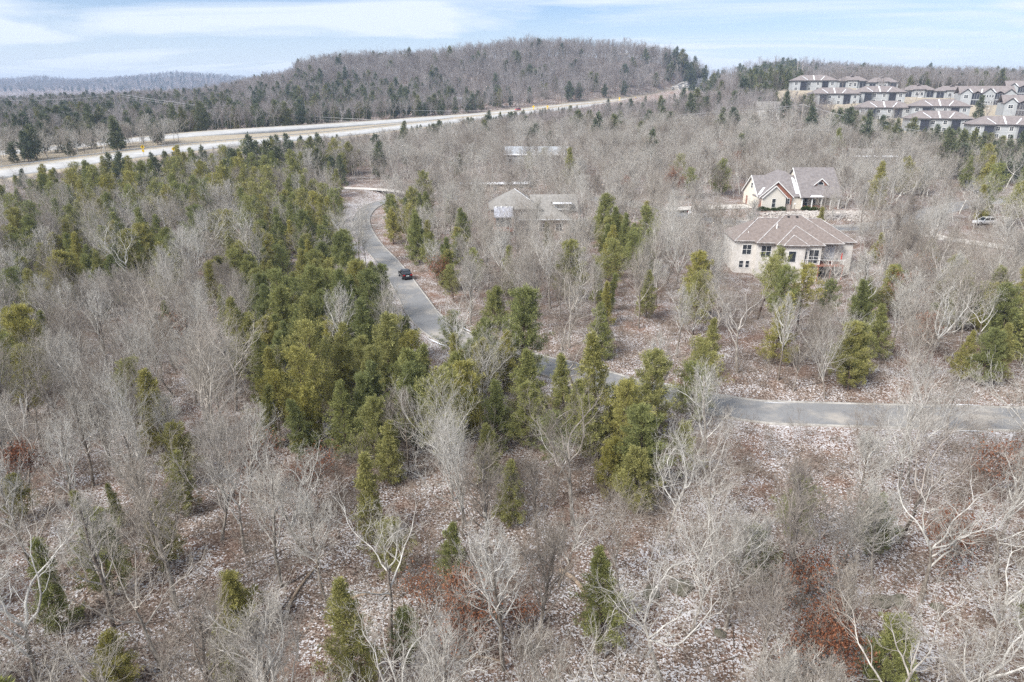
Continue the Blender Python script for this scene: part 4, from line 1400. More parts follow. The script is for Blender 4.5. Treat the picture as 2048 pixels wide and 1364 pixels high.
# ---------------------------------------------------------------- where trees stand
def inside(px, py, poly):
    poly = np.array(poly, float)
    r = np.zeros(len(px), bool)
    j = len(poly) - 1
    for i in range(len(poly)):
        xi, yi = poly[i]; xj, yj = poly[j]
        with np.errstate(divide='ignore', invalid='ignore'):
            c = ((yi > py) != (yj > py)) & (px < (xj - xi) * (py - yi) / (yj - yi + 1e-12) + xi)
        r ^= c
        j = i
    return r

CEDAR_AREAS = [  # share of cedars, outline of the crowns in the photograph
    (.91, [(480, 640), (560, 560), (640, 500), (720, 480), (790, 590), (830, 630), (870, 690), (960, 680), (1040, 700), (1040, 800), (830, 850), (760, 880), (640, 850), (520, 800), (500, 700)]),
    (.95, [(1020, 760), (1100, 720), (1180, 740), (1300, 750), (1380, 700), (1430, 760), (1370, 880), (1240, 900), (1040, 880)]),
    (.62, [(0, 900), (200, 900), (430, 900), (470, 1150), (450, 1364), (0, 1364)]),
    (.30, [(690, 880), (960, 880), (960, 1100), (690, 1100)]),
    (.55, [(0, 560), (110, 580), (130, 720), (0, 800)]),
    (.66, [(0, 455), (200, 440), (340, 470), (350, 540), (200, 560), (0, 560)]),
    (.62, [(0, 380), (250, 335), (620, 285), (700, 330), (500, 390), (300, 430), (0, 455)]),
    (.80, [(420, 430), (560, 375), (690, 360), (690, 480), (600, 545), (510, 590), (430, 540)]),
    (.88, [(775, 400), (830, 400), (905, 520), (940, 600), (870, 610), (790, 480)]),
    (.85, [(930, 600), (1040, 590), (1040, 690), (940, 680)]), (.85, [(1130, 590), (1250, 590), (1240, 700), (1140, 700)]),
    (.78, [(1880, 560), (2100, 560), (2100, 760), (1900, 720)]),
    (.60, [(1180, 430), (1300, 430), (1300, 590), (1180, 590)]), (.45, [(1700, 560), (1800, 560), (1800, 700), (1700, 700)]), (.5, [(830, 400), (940, 400), (930, 520), (860, 510)]),
    (.32, [(0, 195), (820, 195), (820, 250), (380, 290), (0, 350)]),
    (.25, [(380, 190), (700, 165), (1000, 190), (1000, 250), (400, 250)]),
    (.42, [(1330, 110), (1440, 120), (1440, 190), (1330, 190)]),
    (.72, [(1470, 145), (1600, 140), (1600, 185), (1480, 195)]),
    (.40, [(1660, 225), (1940, 235), (1960, 285), (1660, 285)]),
    (.45, [(1880, 290), (2100, 260), (2100, 420), (1900, 380)]),
    (.03, [(1440, 700), (2100, 760), (2100, 940), (1440, 900)]),
    (.03, [(680, 240), (1880, 270), (1880, 420), (980, 440), (760, 380)]),
]
SPARSE = [(.62, [(1180, 560), (1440, 520), (1480, 700), (1440, 790), (1200, 740)]), (.88, [(1040, 860), (2048, 860), (2048, 1364), (900, 1364)]),
          (.95, [(1440, 580), (1900, 560), (1950, 780), (1450, 790)])]
CLEAR = [[(690, 355), (780, 385), (740, 500), (665, 430)]]           # grassy bank by the bend

def blocked(x, y, margin=1.0):
    xy = np.stack([x, y], 1)
    b = np.zeros(len(x), bool)
    for k, (L, half) in roads.items():
        d, s, z = nearest(xy, L)
        b |= d < half + margin + (.8 if k == 'road' else 0)
    d1, s1, _ = nearest(xy, hwn); d2, s2, _ = nearest(xy, hwf)
    b |= (d1 < HW_W + 5) | (d2 < HW_W + 5)
    med = (s1 < 0) & (s2 > 0) & (d1 < 80) & (d2 < 80)
    b |= med & (proj(x, y, np.full(len(x), 12.0))[0] > 360)
    def rect(h, x0, x1, y0, y1):
        c, s = math.cos(h.rotation_euler.z), math.sin(h.rotation_euler.z)
        dx, dy = x - h.location.x, y - h.location.y
        lx, ly = dx * c + dy * s, -dx * s + dy * c
        return (lx > x0) & (lx < x1) & (ly > y0) & (ly < y1)
    b |= rect(hA, -2, 25, -5, 15.5); b |= rect(hB, -14, 21, -13, 17); b |= rect(hC, -2, 21, -6, 15)
    for c in CONDOS:
        p = at(c[0], c[1], c[2])
        b |= (np.hypot(x - p.x, y - p.y - 4) < 19) | ((np.abs(x - p.x) < 16) & (y > p.y - 22) & (y < p.y + 16))
    for o in bpy.data.objects:
        if o.parent is None and o.type == 'EMPTY' and o.get('category') == 'house' and o not in (hA, hB, hC):
            b |= rect(o, -2, 23, -4, 13)
    return b

def field(y0, y1, step, seed, wide=.86, jit=.42):
    rr = np.random.default_rng(seed)
    X = np.arange(-wide * y1 - 25, wide * y1 + 25, step); Y = np.arange(y0, y1, step)
    A, B = np.meshgrid(X, Y)
    A = A + np.where((np.arange(len(Y)) % 2)[:, None] == 1, step / 2, 0)
    x = (A + rr.uniform(-jit, jit, A.shape) * step).ravel(); y = (B + rr.uniform(-jit, jit, A.shape) * step).ravel()
    k = np.abs(x) < wide * y + 25
    return x[k], y[k]

X, Y, S = [], [], []
for y0, y1, st, sd in ((20, 140, 4.15, 1), (140, 300, 4.5, 2), (300, 520, 5.0, 3), (520, 900, 5.2, 4), (900, 1100, 11, 5)):
    a, b = field(y0, y1, st, sd)
    X.append(a); Y.append(b)
X, Y = np.concatenate(X), np.concatenate(Y)
def in_thicket(x, y):
    a, b, _ = proj(x, y, height(np.stack([x, y], 1)) + 5.0)
    t = np.zeros(len(x), bool)
    for s_, poly in CEDAR_AREAS:
        if s_ > .9: t |= inside(a, b, poly)
    return t
kk = ~in_thicket(X, Y)
a, b = field(40, 260, 3.15, 9)
k2 = in_thicket(a, b)
X, Y = np.concatenate([X[kk], a[k2]]), np.concatenate([Y[kk], b[k2]])
keep = ~blocked(X, Y)
X, Y = X[keep], Y[keep]
Z = height(np.stack([X, Y], 1))
rs = np.random.default_rng(5)
px_b, py_b, _ = proj(X, Y, Z)
px_m, py_m, _ = proj(X, Y, Z + 5.0)
keep = np.ones(len(X), bool)
for dens, poly in SPARSE:
    keep &= ~(inside(px_b, py_b, poly) & (rs.random(len(X)) > dens))
for poly in CLEAR:
    keep &= ~inside(px_b, py_b, poly)
d1, s1, _ = nearest(np.stack([X, Y], 1), hwn)
keep &= ~((Y < 700) & (d1 < 16) & (s1 > 0) & (px_b < 700) & (rs.random(len(X)) > .7))
# condominium lawns stay open
for c in CONDOS:
    p = at(c[0], c[1], c[2])
    keep &= ~((np.hypot(X - p.x, Y - p.y) < 34) & (rs.random(len(X)) > .12) & (Y > 285))
# hidden backs of the hills
keep &= ~((Y > 790) & (np.abs(X) < 260) & (X > -330))
X, Y, Z, px_b, py_b, px_m, py_m = (a[keep] for a in (X, Y, Z, px_b, py_b, px_m, py_m))
share = np.full(len(X), .07)
for s_, poly in CEDAR_AREAS:
    share = np.where(inside(px_m, py_m, poly), s_, share)
d1, s1, _ = nearest(np.stack([X, Y], 1), hwn)
edge = (s1 > 0) & (d1 < 34) & (px_b > 820) & (px_b < 1390)
share = np.where(edge, .92, share)
share = np.where((Y > 640) & (np.abs(X) < 240) & (px_m > 520) & (px_m < 1330), .03, share)
is_c = rs.random(len(X)) < share
small = np.where(edge | ((s1 > 0) & (d1 < 30)), .62, 1.0)

# trees that stand out in the photograph: base pixel, kind, shape, scale, turn, label
def gpix(px, py):
    """ground point seen at a photograph pixel"""
    a, b = ray(px, py)
    D = 30.0
    for D in np.arange(24, 400, .5):
        if CAM_H + b * D <= gz(a * D, D):
            break
    return a * D, D
NOTABLE = [
    (1008, 1352, 'b', 1, .98, 'straight pale trunked bare tree rooted at the bottom edge in the middle'),
    (1078, 1322, 'b', 4, .92, 'mossy footed bare tree just right of the straight pale trunk'),
    (1325, 1385, 'b', 8, .92, 'large spreading bare oak with many pale limbs at the bottom'),
    (325, 1345, 'b', 0, 1.0, 'big crooked white limbed oak over the bare litter near the corner'),
    (90, 1420, 'b', 3, 1.0, 'white limbed oak reaching out of the bottom left corner'),
    (120, 1180, 'b', 0, .86, 'wide grey oak among cedars by the left edge'),
    (445, 1085, 'b', 6, .9, 'vase shaped bare tree in front of a cedar, left of the middle'),
    (610, 1110, 'b', 5, 1.0, 'crooked bare oak with twisted pale limbs beside the litter slope'),
    (905, 1010, 'b', 2, 1.0, 'round crowned bare tree standing before the cedar band'),
    (815, 940, 'b', 7, .9, 'slim bare tree between dark cedars, left of the round crowned one'),
    (1145, 1055, 'b', 3, .98, 'tall forked bare tree with a pale double stem before the cedar clump'),
    (1330, 1080, 'b', 8, .82, 'bare oak with long drooping limbs below the cedar clump'),
    (1420, 1090, 'b', 5, 1.0, 'leaning bare tree with a broken pale limb'),
    (1565, 1225, 'b', 4, 1.08, 'tall crooked bare tree leaning over the litter slope'),
    (1660, 1180, 'b', 7, .9, 'dark footed thin bare tree in the open snowy litter'),
    (1800, 1090, 'b', 8, 1.0, 'big many limbed bare oak in front of the road'),
    (1840, 1210, 'b', 3, .9, 'spreading bare oak on the snowy litter right of the others'),
    (1965, 1330, 'b', 5, .9, 'low forked bare tree near the bottom right corner'),
    (1685, 1364, 'b', 1, .7, 'thin pale sapling between red brown leaved saplings'),
    (655, 1210, 'b', 7, .9, 'thin bare tree on the open litter left of the middle'),
    (800, 740, 'b', 6, .85, 'pale roadside tree in front of the road amid cedars'),
    (960, 850, 'b', 2, .95, 'fan shaped grey tree covering the road, before the bank'),
    (980, 560, 'b', 6, .8, 'fan crowned grey tree on the bank beyond the road'),
    (880, 520, 'b', 0, .95, 'wide grey tree leaning over the road bend'),
    (1070, 690, 'b', 1, 1.1, 'tall pale trunked tree above the road, right of the fan crowned one'),
    (1138, 700, 'b', 3, .95, 'pale branching tree between cedars on the far bank'),
    (1620, 640, 'b', 3, .9, 'gnarled tree with dark bole in front of the deck'),
    (1700, 720, 'b', 5, .85, 'snowy limbed oak below the deck house'),
    (1650, 800, 'b', 2, .9, 'low fan of bare branches at the far kerb'),
    (1920, 700, 'b', 6, 1.0, 'pale fan crowned tree in front of the dark cedars by the right edge'),
    (1395, 615, 'b', 4, 1.2, 'tall dark trunked tree on the open bank beside the stone house'),
    (1455, 345, 'b', 1, 1.0, 'grey garage side tree left of the white brick house'),
    (1640, 447, 'b', 2, .62, 'young planted tree before the steep main roof'),
    (1665, 445, 'b', 6, .55, 'young corner tree beside the white brick house'),
    (905, 1180, 'c', 0, .62, 'small bright green cedar with a thin trunk in the middle'),
    (1205, 1290, 'c', 3, .72, 'yellow green cedar with a dark trunk on the snowy litter'),
    (1020, 1060, 'c', 0, .72, 'light green cone shaped cedar below the cedar clump'),
    (750, 1090, 'c', 4, 1.0, 'narrow dark cedar beside the vase shaped trees'),
    (1500, 1190, 'c', 2, .62, 'thin open cedar behind the leaning bare tree'),
    (1580, 1090, 'c', 2, .66, 'dull green open cedar in front of the road'),
    (1740, 1110, 'c', 5, .72, 'low wide cedar under bare limbs on the right'),
    (1760, 1400, 'c', 1, .66, 'grey green cedar bush near the bottom right corner'),
    (480, 1280, 'c', 5, .75, 'dark low cedar on the open litter'),
    (465, 1370, 'c', 0, .55, 'small yellow green cedar in front of the dark low one'),
    (245, 1390, 'c', 5, .6, 'bright little cedar at the bottom left'),
    (1385, 670, 'c', 2, 1.0, 'tall open cedar standing alone on the snowy bank'),
    (1215, 560, 'c', 3, 1.05, 'tall dark cedar on the bank above the road'),
    (1250, 520, 'c', 3, 1.0, 'tallest dark cedar between the tan roofed and the stone house'),
    (1545, 700, 'c', 6, 1.0, 'leftmost long trunked cedar in the row before the deck house'),
    (1562, 690, 'c', 7, .95, 'second long trunked cedar in the row before the deck house'),
    (1590, 680, 'c', 6, .92, 'middle long trunked cedar in the row before the deck house'),
    (1515, 640, 'c', 7, .9, 'high crowned cedar nearest the stone house wall'),
    (1650, 680, 'c', 6, .75, 'shorter high crowned cedar under the deck'),
    (1720, 640, 'c', 5, 1.0, 'round deckside cedar right of the deck'),
    (1690, 745, 'c', 0, .7, 'small dark green cedar standing alone below the house'),
    (1385, 830, 'c', 2, .95, 'tall open topped cedar hiding the road'),
    (1290, 880, 'c', 8, .95, 'broad bright green cedar, largest of the clump before the road'),
    (1130, 860, 'c', 3, .85, 'pointed clump cedar in front of the road'),
    (1055, 900, 'c', 1, .85, 'round topped cedar with visible trunk at the clump edge'),
    (735, 790, 'c', 8, .72, 'pale topped spreading cedar in the middle of the cedar band'),
    (1200, 720, 'c', 0, .95, 'dark kerbside cedar at the far kerb of the road'),
    (985, 665, 'c', 1, .85, 'bushy olive cedar at the far kerb, where the snow strip ends'),
    (900, 720, 'c', 2, .75, 'sparse cedar leaning over the road edge'),
    (790, 445, 'c', 1, .9, 'dark bend cedar on the inside of the road bend'),
    (905, 450, 'c', 0, 1.0, 'dark cone shaped cedar left of the tan roofed house'),
    (1100, 500, 'c', 0, .75, 'small dark cedar in front of the tan roofed house'),
    (340, 545, 'c', 1, 1.1, 'round dark cedar alone amid grey crowns on the left'),
]
nx_, ny_, nc_, nsh, nsc, nlb = [], [], [], [], [], []
for n_ in NOTABLE:
    x, y = gpix(n_[0], n_[1])
    nx_.append(x); ny_.append(y); nc_.append(n_[2] == 'c'); nsh.append(n_[3]); nsc.append(n_[4]); nlb.append(n_[5])
nx_, ny_ = np.array(nx_), np.array(ny_)
# keep scattered trees off the ones placed by hand, and out of the way of what must be seen
dmin = np.min(np.hypot(X[:, None] - nx_[None], Y[:, None] - ny_[None]), axis=1)
keep = dmin > 2.6
# sight lines to the houses, the car and the visible stretch of road: nothing tall right in front of them
def sight(px0, px1, y_front, depth, frac, zmax):
    """thins trees in front of a building"""
    a0, a1 = (px0 - 1024) / FPX, (px1 - 1024) / FPX
    f = Y * CP - (Z - CAM_H) * SP
    u = X / f
    return (u > a0) & (u < a1) & (Y < y_front) & (Y > y_front - depth) & (rs.random(len(X)) < frac)
keep &= ~sight(1435, 1720, 121, 26, .95, 0)
keep &= ~(sight(1440, 1700, 97, 24, .75, 0) & ~is_c)
keep &= ~sight(1480, 1700, 160, 24, .9, 0)
keep &= ~sight(955, 1175, 153, 30, .6, 0)
keep &= ~sight(1850, 2040, 141, 34, .68, 0)
keep &= ~sight(1895, 2030, 206, 40, .75, 0)
ft_px, ft_py, _ = proj(X, Y, Z + 10.5 * small)
ROADVIEW = [[(712, 470), (708, 440), (740, 405), (765, 402), (748, 440), (765, 490), (805, 545), (855, 600), (905, 645), (895, 660), (850, 645), (820, 600), (785, 565), (740, 505)],
            [(775, 535), (830, 535), (845, 590), (790, 590)], [(1440, 785), (1720, 800), (1720, 850), (1440, 845)], [(1930, 805), (2048, 805), (2048, 870), (1930, 870)]]
lo_px, lo_py = px_b, py_b
for poly in ROADVIEW:
    for f_ in np.linspace(.0, 1.0, 9):
        qx, qy, _ = proj(X, Y, Z + f_ * np.where(is_c, 7.5, 10.0) * small)
        hit = inside(qx, qy, poly) | inside(qx - 14, qy, poly) | inside(qx + 14, qy, poly)
        keep &= ~(hit & (Y < 150) & ((py_b > 600) | is_c) & (rs.random(len(X)) < .93))
cr_px, cr_py, _ = proj(X, Y, Z + 6.0 * small)
for s_, poly in CEDAR_AREAS[:2]:
    keep &= ~(~is_c & (inside(cr_px, cr_py, poly) | inside(ft_px, ft_py + 40, poly)) & (rs.random(len(X)) < .72))
X, Y, Z, is_c, small = (a[keep] for a in (X, Y, Z, is_c, small))
n0 = len(X)
nz_ = height(np.stack([nx_, ny_], 1))
X = np.concatenate([nx_, X]); Y = np.concatenate([ny_, Y]); Z = np.concatenate([nz_, Z])
is_c = np.concatenate([np.array(nc_), is_c]); small = np.concatenate([np.ones(len(nx_)), small])
NN = len(nx_)
scl = rs.uniform(.60, .96, len(X)) * small
scl = np.where(is_c, scl * rs.uniform(1.0, 1.4, len(X)), scl)
scl = scl * np.where((X < -170 - .25 * (Y - 560)) & (Y > 400), 1.05, np.interp(Y, [150, 300, 560, 640, 860, 960], [1, 1.12, 1.15, 1.6, 1.55, 1.35]))
shape = np.where(is_c, rs.choice([0, 1, 2, 3, 4, 5, 8], len(X)), rs.choice(len(BARE), len(X), p=[.10, .17, .09, .08, .17, .11, .08, .16, .04]))
scl = np.where(is_c & (Y < 52), scl * .74, scl)
scl[:NN] = np.array(nsc) * np.where(np.array(nc_), 1.0, .88); shape[:NN] = nsh
rot = rs.uniform(0, 6.283, len(X))
tiltx, tilty = rs.normal(0, .06, len(X)), rs.normal(0, .06, len(X))
dist = np.sqrt(X ** 2 + Y ** 2 + (Z - CAM_H) ** 2)
qx, qy, qf = proj(X, Y, Z + 5 * scl)
view = (qx > -40) & (qx < 2088) & (qy < 1440)
# the highway and the condominium slope are seen over the tree tops: lower trees grow in front of them
top = np.where(is_c, 8.6, 11.6)
d1, s1, _ = nearest(np.stack([X, Y], 1), hwn)
near_edge = np.column_stack([hwn[:, :2] + np.stack([tangents(hwn)[:, 1], -tangents(hwn)[:, 0]], 1) * HW_W, hwn[:, 2] - HW_W * HW_BANK])
ex, ey, _ = proj(near_edge[:, 0], near_edge[:, 1], near_edge[:, 2])
o_ = np.argsort(ex)
capx = np.concatenate([ex[o_][ex[o_] < 1440], [1500, 1590, 1680, 1720, 1800, 1950, 2048, 2200]])
capy = np.concatenate([ey[o_][ex[o_] < 1440], [185, 200, 222, 240, 262, 266, 282, 300]])
tx_, ty_, _ = proj(X, Y, Z + top * scl)
lim = np.interp(tx_, capx, capy) + rs.uniform(-5, 6, len(X))
front = (s1 > 0) & (Y < 640) & ((tx_ < 1440) | (Y < 292))
lim = lim - np.where((tx_ > 900) & (tx_ < 1400), 2.0, 0.0)
plain = (Y > 330) & (tx_ < 520) & (s1 < 0)            # low woods beyond the highway: the far ridges show over them
lim = np.where(plain, np.interp(tx_, [-200, 60, 200, 380, 440, 520], [186, 188, 188, 182, 172, 152]) + rs.uniform(-5, 8, len(X)), lim)
front = front | plain
too = front & (ty_ < lim)
yc = CP + (682 - lim) / FPX * SP
zl = CAM_H + Y * ((682 - lim) / FPX * CP - SP) / yc
ns = np.clip((zl - Z) / top, 0, 2)
scl = np.where(too & (np.arange(len(X)) >= NN), np.minimum(scl, ns), scl)
ok_ = (scl > .24) | (np.arange(len(X)) < NN)
X, Y, Z, is_c, small, scl, shape, rot, tiltx, tilty, dist = (a[ok_] for a in (X, Y, Z, is_c, small, scl, shape, rot, tiltx, tilty, dist))
qx, qy, qf = proj(X, Y, Z + 5 * scl)
wx_, wy_, _ = proj(X, Y, Z + np.where(is_c, 7.5, 10.5) * scl)
view = (qx > -40) & (qx < 2088) & (np.minimum(qy, wy_) < 1372)
hgt = np.where(is_c, 8 * scl, 11 * scl)
score = np.where(view, hgt / dist, 0)
score[:NN] += 10
indiv = np.zeros(len(X), bool)
for kind in (False, True):
    k = np.where((is_c == kind) & (score > 0))[0]
    k = k[np.argsort(-score[k])][:300]
    indiv[k] = True

# ---------------------------------------------------------------- trees: single ones
ORD = ['nearest', 'second nearest', 'third nearest', 'fourth nearest', 'fifth nearest', 'sixth nearest', 'seventh nearest', 'eighth nearest', 'ninth nearest', 'tenth nearest', 'eleventh nearest', 'twelfth nearest',
       'thirteenth nearest', 'fourteenth nearest', 'fifteenth nearest', 'sixteenth nearest', 'seventeenth nearest', 'eighteenth nearest', 'nineteenth nearest', 'twentieth nearest']
ORD += ['twenty %s nearest' % w for w in ('first', 'second', 'third', 'fourth', 'fifth', 'sixth', 'seventh', 'eighth', 'ninth')]
STOP = {'with', 'rooted', 'just', 'over', 'reaching', 'among', 'in', 'beside', 'standing', 'between', 'before', 'below', 'leaning', 'near', 'on', 'amid', 'covering', 'hiding', 'under', 'behind', 'left', 'right', 'at', 'where', 'second', 'nearest', 'above', 'alone', 'planted'}
handles = []
for l in nlb:
    w = l.replace(',', ' ,').split()
    h = []
    for t in w:
        if (t in STOP and len(h) >= 3) or t == ',':
            break
        h.append(t)
    handles.append(' '.join(h))
LAND = []
for i, h in enumerate(handles):
    full = handles.count(h) > 1
    if full or len(h.split()) > 8: print('HANDLE', full, h)
    LAND.append((nx_[i], ny_[i], h))
for nm, x, y in (('deck house', 49, 122), ('white brick house', 69, 168), ('tan roofed house', 5, 154), ('black car', -17, 116), ('road bend', -40, 190)):
    LAND.append((x, y, nm))
lx, ly = np.array([l[0] for l in LAND]), np.array([l[1] for l in LAND])
ladj = {'oak': 'spreading', 'tall': 'slim', 'vase': 'fan shaped'}
cadj = {'cone': 'cone shaped', 'round': 'rounded', 'open': 'open', 'column': 'narrow', 'high': 'high crowned'}
labels = {}
seen_l = {}
for i in np.where(indiv)[0]:
    if i < NN:
        labels[i] = nlb[i]; continue
    d = np.hypot(lx - X[i], ly - Y[i])
    best = None
    for j in np.argsort(d)[:14]:
        dx, dy = X[i] - lx[j], Y[i] - ly[j]
        side = ('right of' if dx > 0 else 'left of') if abs(dx) > abs(dy) else ('behind' if dy > 0 else 'in front of')
        key = (bool(is_c[i]), int(j), side)
        cost = d[j] * (1 + .5 * len(seen_l.get(key, [])))
        if best is None or cost < best[0]:
            best = (cost, key, d[j])
    seen_l.setdefault(best[1], []).append((best[2], i))
for (c, j, side), lst in seen_l.items():
    lst.sort()
    for k, (_, i) in enumerate(lst):
        a = (cadj[CED[shape[i]][3]] + ' cedar') if c else (ladj[BARE[shape[i]][3]] + ' bare tree')
        size = 'small ' if scl[i] < .72 else ''
        labels[i] = '%s%s %s %s the %s' % (size, a, '' if k == 0 and len(lst) == 1 else ORD[min(k, len(ORD) - 1)], side, LAND[j][2])
        labels[i] = ' '.join(labels[i].split())
def place_tree(i, name, src, group, cat='tree'):
    t = empty(name, (X[i], Y[i], Z[i]))
    t.rotation_euler = (tiltx[i], tilty[i], rot[i])
    s = scl[i]
    t.scale = (s * rs.uniform(.92, 1.08), s * rs.uniform(.92, 1.08), s)
    a = link('trunk', src[0], t); b = link('crown', src[1], t)
    tag(t, labels[i], cat, group)
    return t
for i in np.where(indiv)[0]:
    if is_c[i]:
        place_tree(i, 'cedar_tree', CED[shape[i]], 'cedars of the wood')
    else:
        place_tree(i, 'bare_tree', BARE[shape[i]], 'bare trees of the wood')

# ---------------------------------------------------------------- trees and brush nobody could count
def scatter(name, P, rz, sc, vi, proto, label, tilt=None):
    col = bpy.data.collections.new(name + '_shapes')
    for o in proto:
        col.objects.link(o)
    order = sorted(range(len(proto)), key=lambda k: proto[k].name)
    rank = np.empty(len(proto), int)
    for a, k in enumerate(order):
        rank[k] = a
    me = bpy.data.meshes.new(name)
    me.vertices.add(len(P))
    me.vertices.foreach_set('co', P.astype(np.float32).ravel())
    for nm, ty, arr in (('scl', 'FLOAT', sc.astype(np.float32)), ('vi', 'INT', rank[vi].astype(np.int32))):
        at_ = me.attributes.new(nm, ty, 'POINT'); at_.data.foreach_set('value', arr)
    at_ = me.attributes.new('rot', 'FLOAT_VECTOR', 'POINT')
    rv = np.zeros((len(P), 3), np.float32); rv[:, 2] = rz
    if tilt is not None: rv[:, :2] = tilt
    at_.data.foreach_set('vector', rv.ravel())
    me.update()
    o = link(name, me)
    ng = bpy.data.node_groups.new(name + '_scatter', 'GeometryNodeTree')
    ng.interface.new_socket('Geometry', in_out='INPUT', socket_type='NodeSocketGeometry')
    ng.interface.new_socket('Geometry', in_out='OUTPUT', socket_type='NodeSocketGeometry')
    gi, go = ng.nodes.new('NodeGroupInput'), ng.nodes.new('NodeGroupOutput')
    ip = ng.nodes.new('GeometryNodeInstanceOnPoints')
    ci = ng.nodes.new('GeometryNodeCollectionInfo')
    ci.inputs['Collection'].default_value = col
    ci.inputs['Separate Children'].default_value = True
    ci.inputs['Reset Children'].default_value = True
    def na(n, t):
        k = ng.nodes.new('GeometryNodeInputNamedAttribute'); k.data_type = t; k.inputs[0].default_value = n
        return [s for s in k.outputs if s.enabled and s.name == 'Attribute'][0]
    e2r = ng.nodes.new('FunctionNodeEulerToRotation')
    ng.links.new(na('rot', 'FLOAT_VECTOR'), e2r.inputs[0])
    ng.links.new(gi.outputs[0], ip.inputs['Points'])
    ng.links.new(ci.outputs[0], ip.inputs['Instance'])
    ip.inputs['Pick Instance'].default_value = True
    ng.links.new(na('vi', 'INT'), ip.inputs['Instance Index'])
    ng.links.new(e2r.outputs[0], ip.inputs['Rotation'])
    ng.links.new(na('scl', 'FLOAT'), ip.inputs['Scale'])
    ng.links.new(ip.outputs[0], go.inputs[0])
    md = o.modifiers.new('scatter', 'NODES'); md.node_group = ng
    return tag(o, label, None, None, 'stuff')

rest = ~indiv
k = np.where(rest & ~is_c)[0]
vi = np.where(dist[k] < 340, rs.integers(0, len(BARE_M), len(k)), len(BARE_M) + rs.integers(0, len(BARE_F), len(k)))
scatter('bare_woods', np.stack([X[k], Y[k], Z[k]], 1), rot[k], scl[k] * np.where(dist[k] > 520, 1.1, 1.0), vi, BARE_M + BARE_F, 'leafless grey woods stretching back to the hill', np.stack([tiltx[k], tilty[k]], 1))
k = np.where(rest & is_c)[0]
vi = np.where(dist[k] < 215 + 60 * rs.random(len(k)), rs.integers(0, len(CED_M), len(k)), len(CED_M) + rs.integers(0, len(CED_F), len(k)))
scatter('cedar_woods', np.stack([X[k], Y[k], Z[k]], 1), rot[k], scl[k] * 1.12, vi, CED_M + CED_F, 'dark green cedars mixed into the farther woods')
# far ridges
fx, fy = [], []
for x0, x1, y0, y1, st in ((-2700, -500, 2250, 2860, 14), (1000, 2500, 1950, 2460, 14), (-900, -200, 1100, 1500, 22)):
    A, B = np.meshgrid(np.arange(x0, x1, st), np.arange(y0, y1, st))
    fx.append((A + rs.uniform(-.4, .4, A.shape) * st).ravel()); fy.append((B + rs.uniform(-.4, .4, A.shape) * st).ravel())
fx, fy = np.concatenate(fx), np.concatenate(fy)
fz = height(np.stack([fx, fy], 1))
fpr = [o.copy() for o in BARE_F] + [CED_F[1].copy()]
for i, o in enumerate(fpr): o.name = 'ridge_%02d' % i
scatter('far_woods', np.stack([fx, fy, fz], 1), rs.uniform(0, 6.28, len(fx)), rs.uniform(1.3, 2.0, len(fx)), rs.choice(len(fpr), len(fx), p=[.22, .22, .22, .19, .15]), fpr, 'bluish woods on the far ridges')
# brush under the trees
bx_, by_ = [], []
for y0, y1, st, sd in ((20, 95, 1.75, 21), (95, 150, 2.5, 22), (150, 300, 4.5, 23)):
    a, b = field(y0, y1, st, sd); bx_.append(a); by_.append(b)
bx_, by_ = np.concatenate(bx_), np.concatenate(by_)
kk = ~blocked(bx_, by_, .6)
bx_, by_ = bx_[kk], by_[kk]
bz_ = height(np.stack([bx_, by_], 1))
bpx, bpy_, _ = proj(bx_, by_, bz_)
clump = np.sin(bx_ * .21 + 2 * np.sin(by_ * .13)) * np.sin(by_ * .19 + 1.1 * np.sin(bx_ * .17)) * .5 + .5
dens = .26 + .58 * clump
for f_, poly in SPARSE:
    dens = np.where(inside(bpx, bpy_, poly), dens * (.5 if f_ < .7 else .9), dens)
for poly in CLEAR:
    dens = np.where(inside(bpx, bpy_, poly), .04, dens)
dens = np.where(inside(bpx, bpy_, [(1060, 690), (1440, 780), (2048, 780), (2048, 830), (1440, 815), (1040, 735)]), .1, dens)
kk = rs.random(len(bx_)) < dens
bx_, by_, bz_ = bx_[kk], by_[kk], bz_[kk]
scatter('undergrowth', np.stack([bx_, by_, bz_], 1), rs.uniform(0, 6.28, len(bx_)), rs.uniform(.6, 1.25, len(bx_)), rs.choice(5, len(bx_), p=[.28, .26, .18, .16, .12]), BRUSH, 'leafless brush and saplings under the trees')

rn = random.Random(77)
polys = []
for i in range(3600):
    y = 24 + 86 * rn.random() ** 1.4; x = rn.uniform(-.82, .82) * y
    a = rn.uniform(0, 6.28); l = rn.uniform(.3, 1.3) * (2.2 if rn.random() < .06 else 1)
    polys.append((x, y, a, l))
st_ = np.array(polys)
stx = np.stack([st_[:, 0], st_[:, 1]], 1); ste = stx + np.stack([np.cos(st_[:, 2]), np.sin(st_[:, 2])], 1) * st_[:, 3:4]
kk = ~(blocked(stx[:, 0], stx[:, 1], .8) | blocked(ste[:, 0], ste[:, 1], .8))
stx, ste, ln = stx[kk], ste[kk], st_[kk, 3]
z0_, z1_ = height(stx), height(ste)
polys = [(np.array([[a[0], a[1], p + .03], [(a[0] + b[0]) / 2 + .06 * l, (a[1] + b[1]) / 2, (p + q) / 2 + .06], [b[0], b[1], q + .03]]), np.array([.012, .010, .006]) * (1 + l), 3) for a, b, p, q, l in zip(stx, ste, z0_, z1_, ln)]
v_, q_ = tubes(polys)
tag(link('fallen_sticks', np_mesh('fallen_sticks', v_, q_, mats=[M_BRUSH])), 'dead twigs and sticks strewn over the leaf litter', kind='stuff')

